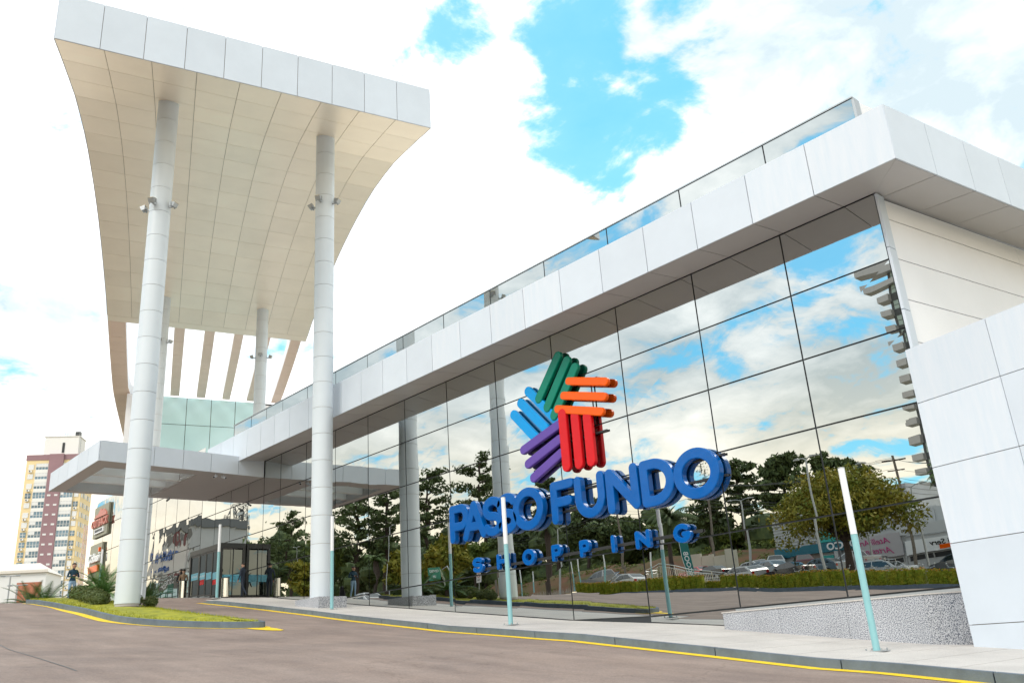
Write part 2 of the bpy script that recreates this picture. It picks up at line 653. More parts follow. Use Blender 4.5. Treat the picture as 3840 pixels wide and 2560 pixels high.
# rounded lettering: strokes -> distance field -> outline -> extruded, bevelled letter
def stroke_mesh(strokes, rad, ext, bevel, res=.02):
    segs = []
    for s_ in strokes:
        for a, b in zip(s_[:-1], s_[1:]):
            segs.append((a, b))
    A = np.array([s_[0] for s_ in segs])
    B = np.array([s_[1] for s_ in segs])
    lo = np.minimum(A, B).min(0) - rad - 3 * res
    hi = np.maximum(A, B).max(0) + rad + 3 * res
    nx, ny = int((hi[0] - lo[0]) / res) + 2, int((hi[1] - lo[1]) / res) + 2
    X, Y = np.meshgrid(lo[0] + np.arange(nx) * res, lo[1] + np.arange(ny) * res, indexing='ij')
    D = np.full(X.shape, 9.0)
    for a, b in zip(A, B):
        d = b - a
        L2 = max(d @ d, 1e-12)
        t = np.clip(((X - a[0]) * d[0] + (Y - a[1]) * d[1]) / L2, 0, 1)
        D = np.minimum(D, np.hypot(X - a[0] - t * d[0], Y - a[1] - t * d[1]))
    D = D - rad
    ins = D < 0
    nxt = {}

    def pt(k):
        i, j, ax = k
        a = D[i, j]
        b = D[i + 1, j] if ax == 0 else D[i, j + 1]
        t = a / (a - b)
        return (lo[0] + (i + (t if ax == 0 else 0)) * res, lo[1] + (j + (t if ax == 1 else 0)) * res)
    act = np.argwhere((ins[:-1, :-1].astype(int) + ins[1:, :-1] + ins[:-1, 1:] + ins[1:, 1:]) % 4 != 0)
    for i, j in act:
        c = [ins[i, j], ins[i + 1, j], ins[i + 1, j + 1], ins[i, j + 1]]
        ed = [(i, j, 0), (i + 1, j, 1), (i, j + 1, 0), (i, j, 1)]
        # walking the cell ccw: leaving inside -> outside is an exit
        exits = [k for k in range(4) if c[k] and not c[(k + 1) % 4]]
        enters = [k for k in range(4) if not c[k] and c[(k + 1) % 4]]
        for e in exits:
            f = min(enters, key=lambda q: (e - q) % 4)
            nxt[ed[e]] = ed[f]
    loops = []
    while nxt:
        k0, k = next(iter(nxt.items()))
        loop = [k0]
        del nxt[k0]
        while k != k0 and k in nxt:
            loop.append(k)
            k = nxt.pop(k)
        if len(loop) > 6:
            loops.append([pt(k) for k in loop][::2])
    cv = bpy.data.curves.new('letter', 'CURVE')
    cv.dimensions = '2D'
    cv.fill_mode = 'BOTH'
    cv.extrude = ext
    cv.bevel_depth = bevel
    cv.bevel_resolution = 1
    for lp in loops:
        sp = cv.splines.new('POLY')
        sp.points.add(len(lp) - 1)
        for i, p in enumerate(lp):
            sp.points[i].co = (p[0], p[1], 0, 1)
        sp.use_cyclic_u = True
    o = bpy.data.objects.new('letter', cv)
    COL.objects.link(o)
    dg = bpy.context.evaluated_depsgraph_get()
    me = bpy.data.meshes.new_from_object(o.evaluated_get(dg))
    bpy.data.objects.remove(o)
    bpy.data.curves.remove(cv)
    return me


def arc(cx, cy, rx, ry, a0, a1, n=14):
    return [(cx + rx * math.cos(math.radians(a0 + (a1 - a0) * i / n)), cy + ry * math.sin(math.radians(a0 + (a1 - a0) * i / n))) for i in range(n + 1)]


def glyph(ch, wd, h):
    """centre-line strokes of a rounded capital, w x h box of the centre lines"""
    w_ = wd
    if ch == 'P':
        q = h * .30
        return [[(0, 0), (0, h), (w_ - q * .9, h)] + arc(w_ - q * .9, h - q, q * .9, q, 90, -90) + [(0, h - 2 * q)]]
    if ch == 'A':
        return [[(0, 0), (w_ / 2, h), (w_, 0)], [(w_ * .2, h * .3), (w_ * .8, h * .3)]]
    if ch == 'S':
        r_ = h / 4
        return [arc(w_ / 2, h - r_, w_ / 2, r_, 25, 180, 12) [:-1] + arc(w_ / 2, h - r_, w_ / 2, r_, 180, 262, 6)[:-1] + arc(w_ / 2, r_, w_ / 2, r_, 82, -0, 8) + arc(w_ / 2, r_, w_ / 2, r_, 0, -155, 12)[1:]]
    if ch == 'O':
        return [arc(w_ / 2, h / 2, w_ / 2, h / 2, 0, 360, 36)]
    if ch == 'F':
        return [[(0, 0), (0, h), (w_, h)], [(0, h * .50), (w_ * .85, h * .50)]]
    if ch == 'U':
        r_ = w_ / 2
        return [[(0, h), (0, r_)] + arc(r_, r_, r_, r_, 180, 360, 14) + [(w_, h)]]
    if ch == 'N':
        return [[(0, 0), (0, h), (w_, 0), (w_, h)]]
    if ch == 'D':
        return [[(0, 0), (0, h), (w_ * .35, h)] + arc(w_ * .35, h / 2, w_ * .65, h / 2, 90, -90, 18) + [(0, 0)]]
    if ch == 'H':
        return [[(0, 0), (0, h)], [(w_, 0), (w_, h)], [(0, h / 2), (w_, h / 2)]]
    if ch == 'I':
        return [[(0, 0), (0, h)]]
    if ch == 'G':
        return [arc(w_ / 2, h / 2, w_ / 2, h / 2, 48, 345, 26) + [(w_ * .97, h * .42), (w_ * .6, h * .42)]]
    return []

# ------------------------------------------------------------------ ground
GX = [-400, -140, -90, -60, -52, -47, -41.2, -37, -31.6, -28.7, -25.9, -20, -16.9, -14.3, -13.4, -8.3, -5, 0, 5, 15, 60]
GZ = [-6, -1.5, 1.9, 3.7, 3.95, 3.8, 3.3, 2.78, 2.13, 1.79, 1.46, .78, .51, .27, .16, -.45, -.72, -1.1, -1.4, -1.8, -2.6]
HX = [-400, -110, -60, -41.6, -34, -22.7, -10, 5, 20, 60]
HZ = [4, 4.6, 4.3, 3.4, 2.8, 1.85, .9, 0, -.6, -1.6]


def sm(t):
    t = min(1, max(0, t))
    return t * t * (3 - 2 * t)


def interp(x, X, Z):
    if x <= X[0]:
        return Z[0]
    for i in range(1, len(X)):
        if x <= X[i]:
            t = (x - X[i - 1]) / (X[i] - X[i - 1])
            return Z[i - 1] + t * (Z[i] - Z[i - 1])
    return Z[-1]


def G(x, y=0.0):
    g = interp(x, GX, GZ)
    if y > -13:
        return g
    return g + (interp(x, HX, HZ) - g) * sm((-13 - y) / 21.0)


def RZ(x, y):
    return G(x, y) - .15 * (1 - sm((-39.6 - x) / 2.0) * sm((y + 5.6) / 1.5))


KX = [-39.6, -36.5, -33, -29.5, -26, -21.2, -18, -15.6, -10.9, -7.1, -4.75, -1.5, 3, 9, 20]
KY = [-3.9, -3.75, -3.85, -4.1, -4.5, -4.8, -5.2, -5.55, -5.75, -6.05, -6.9, -8.4, -10.5, -12.5, -14]


def kerb_y(x):
    return interp(x, KX, KY)


def sheet(name, xs, ys, zf, m, kind='structure', parent=None):
    vs = [(x, y, zf(x, y)) for y in ys for x in xs]
    n = len(xs)
    fs = [(j * n + i, j * n + i + 1, (j + 1) * n + i + 1, (j + 1) * n + i) for j in range(len(ys) - 1) for i in range(n - 1)]
    b = MB()
    b.add(vs, fs)
    o = b.build(name, m, parent, smooth=True)
    if not parent:
        o['kind'] = kind
    return o


def frange(a, b, st):
    n = max(1, int(round((b - a) / st)))
    return [a + (b - a) * i / n for i in range(n + 1)]


def terrain_z(x, y):
    if y > -36:
        return G(x, y) - .6 - (6 if y > 30 else 0)
    h = interp(x, HX, HZ)
    return h - .35 + sm((-y - 90) / 200) * 6


sheet('ground', [-2500, -1200, -700] + frange(-400, 80, 12) + [250, 700, 1500, 2500], [-2500, -1200, -600, -350, -250] + frange(-180, 24, 6) + [90, 300, 900, 2500], terrain_z, 'urban')
sheet('road', frange(-150, -64, 6) + frange(-62, 10, .5) + frange(11, 30, 1.0), frange(-35.8, -6, .9) + frange(-5.5, 0.3, .5), RZ, 'asphalt')
sheet('parking_lot', frange(-120, 40, 4), frange(-90, -37.4, 3), lambda x, y: interp(x, HX, HZ) - .02, 'asphalt2')
# asphalt repair seam crossing the drive
b = MB()
for (a0, a1) in (((-39, -14.4), (-14, -16.1)),):
    n = 40
    P0 = [(a0[0] + (a1[0] - a0[0]) * i / n, a0[1] + (a1[1] - a0[1]) * i / n) for i in range(n + 1)]
    for i in range(n):
        (xa, ya), (xb, yb) = P0[i], P0[i + 1]
        b.add([(xa, ya, RZ(xa, ya) + .005), (xb, yb, RZ(xb, yb) + .005), (xb, yb + .03, RZ(xb, yb + .03) + .005), (xa, ya + .03, RZ(xa, ya + .03) + .005)], [(0, 1, 2, 3)])
tag(b.build('road_seam', 'darkgrey'), kind='structure')

# pavement: bed, slabs, kerb stones, yellow line
pave = tag(link('pavement', None), kind='structure')
xs = frange(-39.6, 8, .6)
b = MB()
for xa, xb in zip(xs[:-1], xs[1:]):
    ya, yb = kerb_y(xa) + .05, kerb_y(xb) + .05
    b.add([(xa, ya, G(xa) - .02), (xb, yb, G(xb) - .02), (xb, .3, G(xb) - .02), (xa, .3, G(xa) - .02)], [(0, 1, 2, 3)])
xs2 = frange(-54, -39.6, .8)
for xa, xb in zip(xs2[:-1], xs2[1:]):
    b.add([(xa, -2.95, G(xa) - .012), (xb, -2.95, G(xb) - .012), (xb, .3, G(xb) - .012), (xa, .3, G(xa) - .012)], [(0, 1, 2, 3)])
b.build('pavement_bed', 'joint', pave)
slab_w = 1.02
x = -39.55
while x < 3.5:
    x1 = x + slab_w
    rows = [0.0, .52, 1.0]
    for ra, rb in zip(rows[:-1], rows[1:]):
        k = MB()

        def yy(xx, r):
            return (kerb_y(xx) + .15) * (1 - r) + (-.02) * r
        g_ = .010
        xa, xb = x + g_, x1 - g_
        q = [(xa, yy(xa, ra) + g_, G(xa)), (xb, yy(xb, ra) + g_, G(xb)), (xb, yy(xb, rb) - g_, G(xb)), (xa, yy(xa, rb) - g_, G(xa))]
        k.slab(q, (0, 0, 1), .018)
        k.build('paving_slab', 'paving', pave)
    x = x1
x = -54
while x < -39.7:
    x1 = min(x + 1.2, -39.6)
    k = MB()
    q = [(x + .006, -2.93, G(x)), (x1 - .006, -2.93, G(x1)), (x1 - .006, -.02, G(x1)), (x + .006, -.02, G(x))]
    k.slab(q, (0, 0, 1), .01)
    k.build('paving_slab', 'paving', pave)
    x = x1
kerb = tag(link('kerb', None), kind='structure')
ks = frange(-39.6, 8, 2.72)
for xa, xb in zip(ks[:-1], ks[1:]):
    k = MB()
    n = 5
    X = [xa + .012 + (xb - xa - .024) * i / n for i in range(n + 1)]
    for a, c in zip(X[:-1], X[1:]):
        lift = lambda t: .0 if t > -38.9 else -.12 * (-38.9 - t) / .7
        lo = [(a, kerb_y(a), G(a) - .45), (c, kerb_y(c), G(c) - .45), (c, kerb_y(c) + .15, G(c) - .45), (a, kerb_y(a) + .15, G(a) - .45)]
        hi = [(a, kerb_y(a) + .015, G(a) + .004 + lift(a)), (c, kerb_y(c) + .015, G(c) + .004 + lift(c)), (c, kerb_y(c) + .15, G(c) + .004 + lift(c)), (a, kerb_y(a) + .15, G(a) + .004 + lift(a))]
        k.hexa(lo, hi)
    k.build('kerb_stone', 'kerb', kerb)
b = MB()
for xa, xb in zip(xs[:-1], xs[1:]):
    y0a, y0b = kerb_y(xa), kerb_y(xb)
    b.add([(xa, y0a - .30, RZ(xa, y0a - .30) + .008), (xb, y0b - .30, RZ(xb, y0b - .30) + .008), (xb, y0b + .01, RZ(xb, y0b) + .008), (xa, y0a + .01, RZ(xa, y0a) + .008)], [(0, 1, 2, 3)])
tag(b.build('yellow_line', 'yellow'), kind='structure')

# planted island
ISL = [(-24.05, -8.35), (-24.0, -8.9), (-24.35, -9.55), (-25.3, -10.3), (-26.8, -10.85), (-28.6, -11.05), (-31, -10.85), (-33.5, -10.6), (-36, -10.5), (-38.5, -10.4),
       (-40.5, -10.45), (-42.6, -10.4), (-44.1, -9.9), (-44.7, -9.2), (-44.3, -8.5), (-43.0, -8.0), (-41, -7.75), (-38, -7.8), (-34.6, -7.95), (-31.4, -8.05), (-28, -8.2), (-25.4, -8.2)]


def smooth_loop(P, n=4):
    out = []
    L = len(P)
    for i in range(L):
        p0, p1, p2, p3 = (Vector((*P[(i + k - 1) % L], 0)) for k in range(4))
        for j in range(n):
            t = j / n
            out.append(.5 * ((2 * p1) + (p2 - p0) * t + (2 * p0 - 5 * p1 + 4 * p2 - p3) * t * t + (3 * p1 - p0 - 3 * p2 + p3) * t ** 3))
    return [(p.x, p.y) for p in out]


def inset(P, d):
    c = []
    L = len(P)
    area = sum(P[i][0] * P[(i + 1) % L][1] - P[(i + 1) % L][0] * P[i][1] for i in range(L))
    sg = 1 if area > 0 else -1
    for i in range(L):
        a, b_ = P[i - 1], P[(i + 1) % L]
        tx, ty = b_[0] - a[0], b_[1] - a[1]
        l = math.hypot(tx, ty) or 1
        c.append((P[i][0] - sg * ty / l * d, P[i][1] + sg * tx / l * d))
    return c


isl = tag(link('traffic_island', None), kind='structure')
I0 = smooth_loop(ISL, 4)
I1 = inset(I0, .14)
cx, cy = -34, -9.2
seg = []
L = len(I0)
per = 4
for s0 in range(0, L, per):
    k = MB()
    for i in range(s0, min(s0 + per, L)):
        j = (i + 1) % L
        a, c, d_, e_ = I0[i], I0[j], I1[j], I1[i]
        gz = lambda p: RZ(*p)
        k.hexa([(a[0], a[1], gz(a) - .2), (c[0], c[1], gz(c) - .2), (d_[0], d_[1], gz(d_) - .2), (e_[0], e_[1], gz(e_) - .2)],
               [(a[0], a[1], gz(a) + .17), (c[0], c[1], gz(c) + .17), (d_[0], d_[1], gz(d_) + .175), (e_[0], e_[1], gz(e_) + .175)])
    k.build('kerb_stone', 'kerb', isl)
# turf surface, slightly domed
b = MB()
I2 = inset(I0, .8)
nL = len(I1)
vs = [(p[0], p[1], RZ(*p) + .165) for p in I1] + [(p[0], p[1], RZ(*p) + .21) for p in I2]
fs = [(i, (i + 1) % nL, nL + (i + 1) % nL, nL + i) for i in range(nL)]
b.add(vs, fs)
spine = [(-25.2, -9.05), (-28, -9.6), (-32, -9.4), (-36, -9.2), (-40, -9.15), (-42, -9.2), (-43.4, -9.2)]
vv = []
ff = []
for i, p in enumerate(I2):
    q = I2[(i + 1) % nL]
    c0 = min(spine, key=lambda s_: (s_[0] - p[0]) ** 2 + (s_[1] - p[1]) ** 2)
    c1 = min(spine, key=lambda s_: (s_[0] - q[0]) ** 2 + (s_[1] - q[1]) ** 2)
    o = len(vv)
    vv += [(p[0], p[1], RZ(*p) + .21), (q[0], q[1], RZ(*q) + .21), (c1[0], c1[1], RZ(*c1) + .24), (c0[0], c0[1], RZ(*c0) + .24)]
    ff.append((o, o + 1, o + 2, o + 3) if c0 != c1 else (o, o + 1, o + 2))
b.add(vv, ff)
b.build('turf', 'grass', isl)


def inside(p, P):
    c = False
    for i in range(len(P)):
        (x0, y0), (x1, y1) = P[i - 1], P[i]
        if (y0 > p[1]) != (y1 > p[1]) and p[0] < (x1 - x0) * (p[1] - y0) / (y1 - y0) + x0:
            c = not c
    return c


b = MB()
k = 0
while k < 9000:
    p = (rnd.uniform(-47, -24), rnd.uniform(-11.1, -7.7))
    if not inside(p, I1):
        continue
    k += 1
    z = RZ(*p) + .17
    a = rnd.uniform(0, PI)
    h = rnd.uniform(.03, .085)
    w_ = rnd.uniform(.006, .014)
    dx, dy = math.cos(a) * w_, math.sin(a) * w_
    lx, ly = rnd.uniform(-.03, .03), rnd.uniform(-.03, .03)
    b.add([(p[0] - dx, p[1] - dy, z), (p[0] + dx, p[1] + dy, z), (p[0] + lx, p[1] + ly, z + h)], [(0, 1, 2)])
tag(b.build('grass', 'grass'), kind='stuff')
# yellow paint round the island: a band on the street side and a nose at the tip
b = MB()
Io = inset(I0, -.13)
wd = {i: .13 for i in range(L)}
for i in range(L):
    j = (i + 1) % L
    p, q = I0[i], I0[j]
    if p[0] > -46 and (p[1] < -9.0 or p[0] > -24.6):
        wa = .13 + .20 * sm((p[0] + 39) / 5) * sm((-26.5 - p[0]) / 3) if p[1] < -9 else .16
        wb = .13 + .20 * sm((q[0] + 39) / 5) * sm((-26.5 - q[0]) / 3) if q[1] < -9 else .16
        pa, qa = inset(I0, -wa)[i], inset(I0, -wb)[j]
        b.add([(pa[0], pa[1], RZ(*pa) + .008), (qa[0], qa[1], RZ(*qa) + .008), (q[0], q[1], RZ(*q) + .008), (p[0], p[1], RZ(*p) + .008)], [(0, 1, 2, 3)])
nose = [(-24.1, -9.0), (-23.5, -9.0), (-22.9, -8.85), (-22.6, -8.6), (-22.8, -8.4), (-23.4, -8.3), (-24.1, -8.3)]
b.add([(p[0], p[1], RZ(*p) + .012) for p in nose], [tuple(range(len(nose)))])
tag(b.build('yellow_marking', 'yellow'), kind='structure')

# ------------------------------------------------------------------ mall building
bld = thing('shopping_centre', 'white panelled shopping centre with a long mirror glass facade', 'shopping centre')
ZS = 10.27
MX = [-7.98, -10.73, -13.77, -16.86, -19.95, -23.0, -26.0, -28.93, -31.8, -34.62, -37.4, -40.05, -41.9, -43.75, -45.95, -48.0, -49.95, -51.9, -53.9, -55.8, -57.5, -59.6, -61.7, -63.9, -66.1, -68.3, -70.5]
TZ = [ZS, 8.45, 6.64, 4.82, 2.63, .68, -1.6]
TZL = [12.75, 10.75, 8.8, 6.95, 5.83, 4.4, 2.9]
b = MB()
b.box(-70.4, -8.02, .035, .5, -2.2, 11.2)
b.box(-70.4, -8.02, .5, 40, -2.2, 11.9)
b.build('core_wall', 'mullion', bld)
b = MB()
b.box(-70.3, -8.1, .55, 39.9, 11.905, 11.95)
b.build('roof_deck', 'roofing', bld)  # unseen pale roof covering, added to lighten what the canopy soffit reflects
gap = .022
for ci, (xb, xa) in enumerate(zip(MX[:-1], MX[1:])):
    left = xa < -50.5
    rows = list(TZL if left else TZ)
    gmin = max(G(xa), G(xb)) + .03
    for zt, zb in zip(rows[:-1], rows[1:]):
        if zt - .1 < gmin:
            continue
        lo_a, lo_b = max(zb + gap, G(xa) + .03), max(zb + gap, G(xb) + .03)
        k = MB()
        z1 = zt - gap
        # panes are never perfectly flat to the frame
        t1, t2 = rnd.uniform(-.003, .003), rnd.uniform(-.003, .003)
        k.hexa([(xa + gap, .0 + t1, lo_a), (xb - gap, .0 - t1, lo_b), (xb - gap, .02 - t1, lo_b), (xa + gap, .02 + t1, lo_a)],
               [(xa + gap, .0 + t2, z1), (xb - gap, .0 + t2, z1), (xb - gap, .02 + t2, z1), (xa + gap, .02 + t2, z1)])
        k.build('glass_pane', 'glass2' if left else 'glass', bld)
# upper glass band above the fascia
TOPB = 13.12
for xb, xa in zip(MX[:14], MX[1:15]):
    k = MB()
    t1 = rnd.uniform(-.004, .004)
    k.hexa([(xa + gap, t1, 11.2), (xb - gap, -t1, 11.2), (xb - gap, .02, 11.2), (xa + gap, .02, 11.2)],
           [(xa + gap, t1, TOPB), (xb - gap, -t1, TOPB), (xb - gap, .02, TOPB), (xa + gap, .02, TOPB)])
    k.build('glass_pane', 'glass', bld)
b = MB()
b.box(-46, -8.02, .03, .25, 11.2, TOPB + .02)
b.box(-70.4, -50.6, .03, .25, 11.2, 12.76)
b.build('parapet_backing', 'mullion', bld)
b = MB()
b.box(-46.05, -7.95, -.03, .3, TOPB + .022, TOPB + .06)
b.box(-8.0, -7.93, .0, .3, 11.5, TOPB + .02)
b.build('parapet_cap', 'galv', bld)
RD = Vector((.1423, .9898, 0))
b = MB()
p0 = Vector((-7.95, .3, 0))
p1 = p0 + RD * 12
b.hexa([(p0.x - .25, p0.y, 11.3), (p0.x, p0.y, 11.3), (p1.x, p1.y, 11.3), (p1.x - .25, p1.y, 11.3)], [(p0.x - .25, p0.y, TOPB), (p0.x, p0.y, TOPB), (p1.x, p1.y, TOPB), (p1.x - .25, p1.y, TOPB)])
b.build('parapet_return', 'white_warm', bld)
# fascia band
FJ = [-6.71, -7.73 - .0, -8.81, -10.6]
FJ = [-6.71, -8.81, -10.6, -12.4, -14.2, -16.0, -17.79, -19.58, -21.34, -23.1, -24.85, -26.55, -28.27, -29.93, -31.57, -33.1, -34.46, -36.3, -37.85, -39.34, -40.9, -42.5, -44.1, -45.9]
b = MB()
b.box(-45.9, -6.76, -1.46, 0.0, 10.3, 11.56)
for i in range(12):
    a0 = Vector((-6.76, -1.46, 0)) + RD * (i * 1.72)
    a1 = Vector((-6.76, -1.46, 0)) + RD * ((i + 1) * 1.72)
    b.hexa([(a0.x - 1.1, a0.y, 10.3), (a0.x, a0.y, 10.3), (a1.x, a1.y, 10.3), (a1.x - 1.1, a1.y, 10.3)], [(a0.x - 1.1, a0.y, 11.56), (a0.x, a0.y, 11.56), (a1.x, a1.y, 11.56), (a1.x - 1.1, a1.y, 11.56)])
b.build('fascia_backing', 'joint', bld)
g = .011
for xb, xa in zip(FJ[:-1], FJ[1:]):
    k = MB()
    k.box(xa + g, xb - g, -1.5, -1.462, 10.13, 11.6)
    k.box(xa + g, xb - g, -1.461, -.02, 11.575, 11.6)
    k.build('fascia_panel', 'white_streak' if rnd.random() < .35 else 'white', bld)
    k = MB()
    x1 = xb - g
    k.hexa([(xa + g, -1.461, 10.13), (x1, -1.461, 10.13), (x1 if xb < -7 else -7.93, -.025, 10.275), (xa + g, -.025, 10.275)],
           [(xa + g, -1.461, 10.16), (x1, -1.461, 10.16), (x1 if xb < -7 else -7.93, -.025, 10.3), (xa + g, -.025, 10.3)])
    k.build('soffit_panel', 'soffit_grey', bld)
a = Vector((-6.71, -1.5, 0))
for i in range(12):
    s0, s1 = i * 1.68 + g, (i + 1) * 1.68 - g
    q0, q1 = a + RD * s0, a + RD * s1
    k = MB()
    inn = Vector((-.04, .006, 0))
    k.hexa([(q0.x, q0.y, 10.13), (q1.x, q1.y, 10.13), (q1.x + inn.x, q1.y + inn.y, 10.13), (q0.x + inn.x, q0.y + inn.y, 10.13)],
           [(q0.x, q0.y, 11.6), (q1.x, q1.y, 11.6), (q1.x + inn.x, q1.y + inn.y, 11.6), (q0.x + inn.x, q0.y + inn.y, 11.6)])
    k.build('fascia_panel', 'white', bld)
    if i < 1:
        q0 = a + RD * .08
        qs = [(q0.x - .05, q0.y, 10.13), (q1.x - .05, q1.y, 10.13), (q1.x - 1.53, q1.y + .213, 10.275), (-7.96, .0, 10.275)]
    else:
        w0 = q0 + Vector((-1.48, .213, 0))
        w1 = q1 + Vector((-1.48, .213, 0))
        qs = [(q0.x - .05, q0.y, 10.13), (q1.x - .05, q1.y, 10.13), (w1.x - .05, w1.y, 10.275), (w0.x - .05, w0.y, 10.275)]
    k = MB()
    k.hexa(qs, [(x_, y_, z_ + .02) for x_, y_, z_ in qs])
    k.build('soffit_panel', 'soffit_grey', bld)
# white end wall behind the corner
wz = [-2.0, .8, 2.05, 3.2, 4.3, 5.3, 6.36, 7.47, 8.57, 9.68, 10.24]
w0 = Vector((-7.98, .36, 0))
b = MB()
e0, e1 = w0 + RD * .0, w0 + RD * 26
b.hexa([(e0.x - .4, e0.y + .05, -2), (e0.x - .05, e0.y + .03, -2), (e1.x - .05, e1.y, -2), (e1.x - .4, e1.y, -2)], [(e0.x - .4, e0.y + .05, 10.24), (e0.x - .05, e0.y + .03, 10.24), (e1.x - .05, e1.y, 10.24), (e1.x - .4, e1.y, 10.24)])
b.build('end_wall_backing', 'joint', bld)
for za, zb in zip(wz[:-1], wz[1:]):
    for j in range(4):
        s0, s1 = j * 6.5 + .006, (j + 1) * 6.5 - .006
        q0, q1 = w0 + RD * s0, w0 + RD * s1
        k = MB()
        k.hexa([(q0.x, q0.y, za + .012), (q1.x, q1.y, za + .012), (q1.x - .045, q1.y, za + .012), (q0.x - .045, q0.y, za + .012)],
               [(q0.x, q0.y, zb - .012), (q1.x, q1.y, zb - .012), (q1.x - .045, q1.y, zb - .012), (q0.x - .045, q0.y, zb - .012)])
        k.build('wall_panel', 'white_warm', bld)
# slim corner trim beside the last pane
for za, zb in zip([-2.0, .8, 3.2, 5.3, 7.1, 8.75], [.8, 3.2, 5.3, 7.1, 8.75, 10.25]):
    k = MB()
    k.box(-7.97, -7.90, -.03, .33, za + .01, zb - .01)
    k.build('corner_trim', 'white', bld)

# ------------------------------------------------------------------ projecting panelled wall at the right
sb = thing('projecting_wall', 'low white panelled wall standing out from the building at the right corner', 'wall')
A0 = Vector((-7.62, -1.22, 0))
A1 = Vector((-4.88, -2.0, 0))
D1 = (A1 - A0).normalized()
N1 = Vector((D1.y, -D1.x, 0))
if N1.y > 0:
    N1 = -N1
TOP = 5.72
b = MB()
e = A0 + D1 * 7
bk = Vector((.29, 1.2, 0))
cor = [A0 - N1 * .04 + D1 * .04, e - N1 * .04, e - N1 * 1.6, A0 + bk * 1.02 + D1 * .04]
b.prism([(p.x, p.y) for p in cor], -2, TOP - .03)
b.build('wall_core', 'joint', sb)
RZ_ = [-1.75, -.1, 1.5, 3.08, 4.5, TOP]
CX = [0, .34, 2.05, 3.8, 5.5, 7.0]
for za, zb in zip(RZ_[:-1], RZ_[1:]):
    for ca, cb in zip([0, 2.0, 3.75, 5.5], [2.0, 3.75, 5.5, 7.0]):
        q0, q1 = A0 + D1 * (ca + (.008 if ca else 0)), A0 + D1 * (cb - .008)
        k = MB()
        k.hexa([(q0.x, q0.y, za + .008), (q1.x, q1.y, za + .008), (q1.x - N1.x * .038, q1.y - N1.y * .038, za + .008), (q0.x - N1.x * .038, q0.y - N1.y * .038, za + .008)],
               [(q0.x, q0.y, zb - .008), (q1.x, q1.y, zb - .008), (q1.x - N1.x * .038, q1.y - N1.y * .038, zb - .008), (q0.x - N1.x * .038, q0.y - N1.y * .038, zb - .008)])
        k.build('wall_panel', 'white_streak' if rnd.random() < .5 else 'white', sb)
    k = MB()
    q0, q1 = A0 + Vector((-.002, .002, 0)), A0 + bk
    k.hexa([(q0.x, q0.y, za + .008), (q0.x + .038, q0.y + .002, za + .008), (q1.x + .038, q1.y, za + .008), (q1.x, q1.y, za + .008)],
           [(q0.x, q0.y, zb - .008), (q0.x + .038, q0.y + .002, zb - .008), (q1.x + .038, q1.y, zb - .008), (q1.x, q1.y, zb - .008)])
    k.build('side_panel', 'white', sb)
k = MB()
k.prism([(p.x, p.y) for p in [A0, e, e - N1 * 1.6, A0 + bk]], TOP - .008, TOP + .012)
k.build('coping', 'white', sb)

# ------------------------------------------------------------------ granite planter under the glass
pl = thing('granite_planter', 'speckled grey granite planter box against the mirror glass at the right corner', 'planter')
b = MB()
T1 = .55
fr = [(-13.5, -1.2), (-11.9, -1.2), (-10.2, -1.2), (-8.42, -1.2)]
for (xa, ya), (xb, yb) in zip(fr[:-1], fr[1:]):
    k = MB()
    k.hexa([(xa + .003, ya, G(xa) - .3), (xb - .003, yb, G(xb) - .3), (xb - .003, yb + .04, G(xb) - .3), (xa + .003, ya + .04, G(xa) - .3)],
           [(xa + .003, ya, T1), (xb - .003, yb, T1), (xb - .003, yb + .04, T1), (xa + .003, ya + .04, T1)])
    k.build('granite_slab', 'granite', pl)
k = MB()
k.hexa([(-8.418, -1.198, -.9), (-7.80, -.5, -.9), (-7.84, -.47, -.9), (-8.455, -1.16, -.9)], [(-8.418, -1.198, T1), (-7.80, -.5, T1), (-7.84, -.47, T1), (-8.455, -1.16, T1)])
k.build('granite_slab', 'granite', pl)
k = MB()
k.hexa([(-13.5, -.02, 0), (-13.5, -1.197, 0), (-13.46, -1.197, 0), (-13.46, -.02, 0)], [(-13.5, -.02, T1), (-13.5, -1.197, T1), (-13.46, -1.197, T1), (-13.46, -.02, T1)])
k.build('granite_slab', 'granite', pl)
k = MB()
k.prism([(-13.52, -1.22), (-8.41, -1.22), (-7.78, -.52), (-7.99, -.03), (-13.52, -.03)], T1 + .002, T1 + .028)
k.build('coping', 'paving', pl)
b = MB()
b.box(-13.9, -8.0, -.045, -.012, .60, .66)
b.build('sill_rail', 'galv', pl)

# ------------------------------------------------------------------ letters on the facade
LP = mat('letter_blue', (.0, .10, .38), .16, coat=.0, spec=.3, bump=.4, bscale=2.2, var=.05)
M['letter'] = LP
for nm_, c_ in (('bar_green', (.002, .20, .13)), ('bar_orange', (.85, .11, .002)), ('bar_red', (.62, .006, .012)), ('bar_purple', (.12, .065, .34)), ('bar_sky', (.0, .30, .72))):
    M[nm_] = mat(nm_, c_, .2, coat=.0, spec=.25, bump=.3, bscale=2.0, var=.04)
sg = thing('mall_sign', 'big blue raised letters spelling the mall name under a five coloured woven star', 'sign', group=None)


KS = 1.018     # the letters stand 0.2-0.4 m off the glass


def put_letter(name, me, m, x, z, y=-.6):
    me.materials.clear()
    me.materials.append(M[m])
    for p in me.polygons:
        p.use_smooth = False
    me.transform(Matrix(((1, 0, 0, x), (0, 0, -1, 0), (0, 1, 0, z), (0, 0, 0, 1))))
    me.transform(Matrix(((KS, 0, 0, 0), (0, 1, 0, .0 - .17 + (y + .6) * .7), (0, 0, KS, 0), (0, 0, 0, 1))))
    return link(name, me, sg)


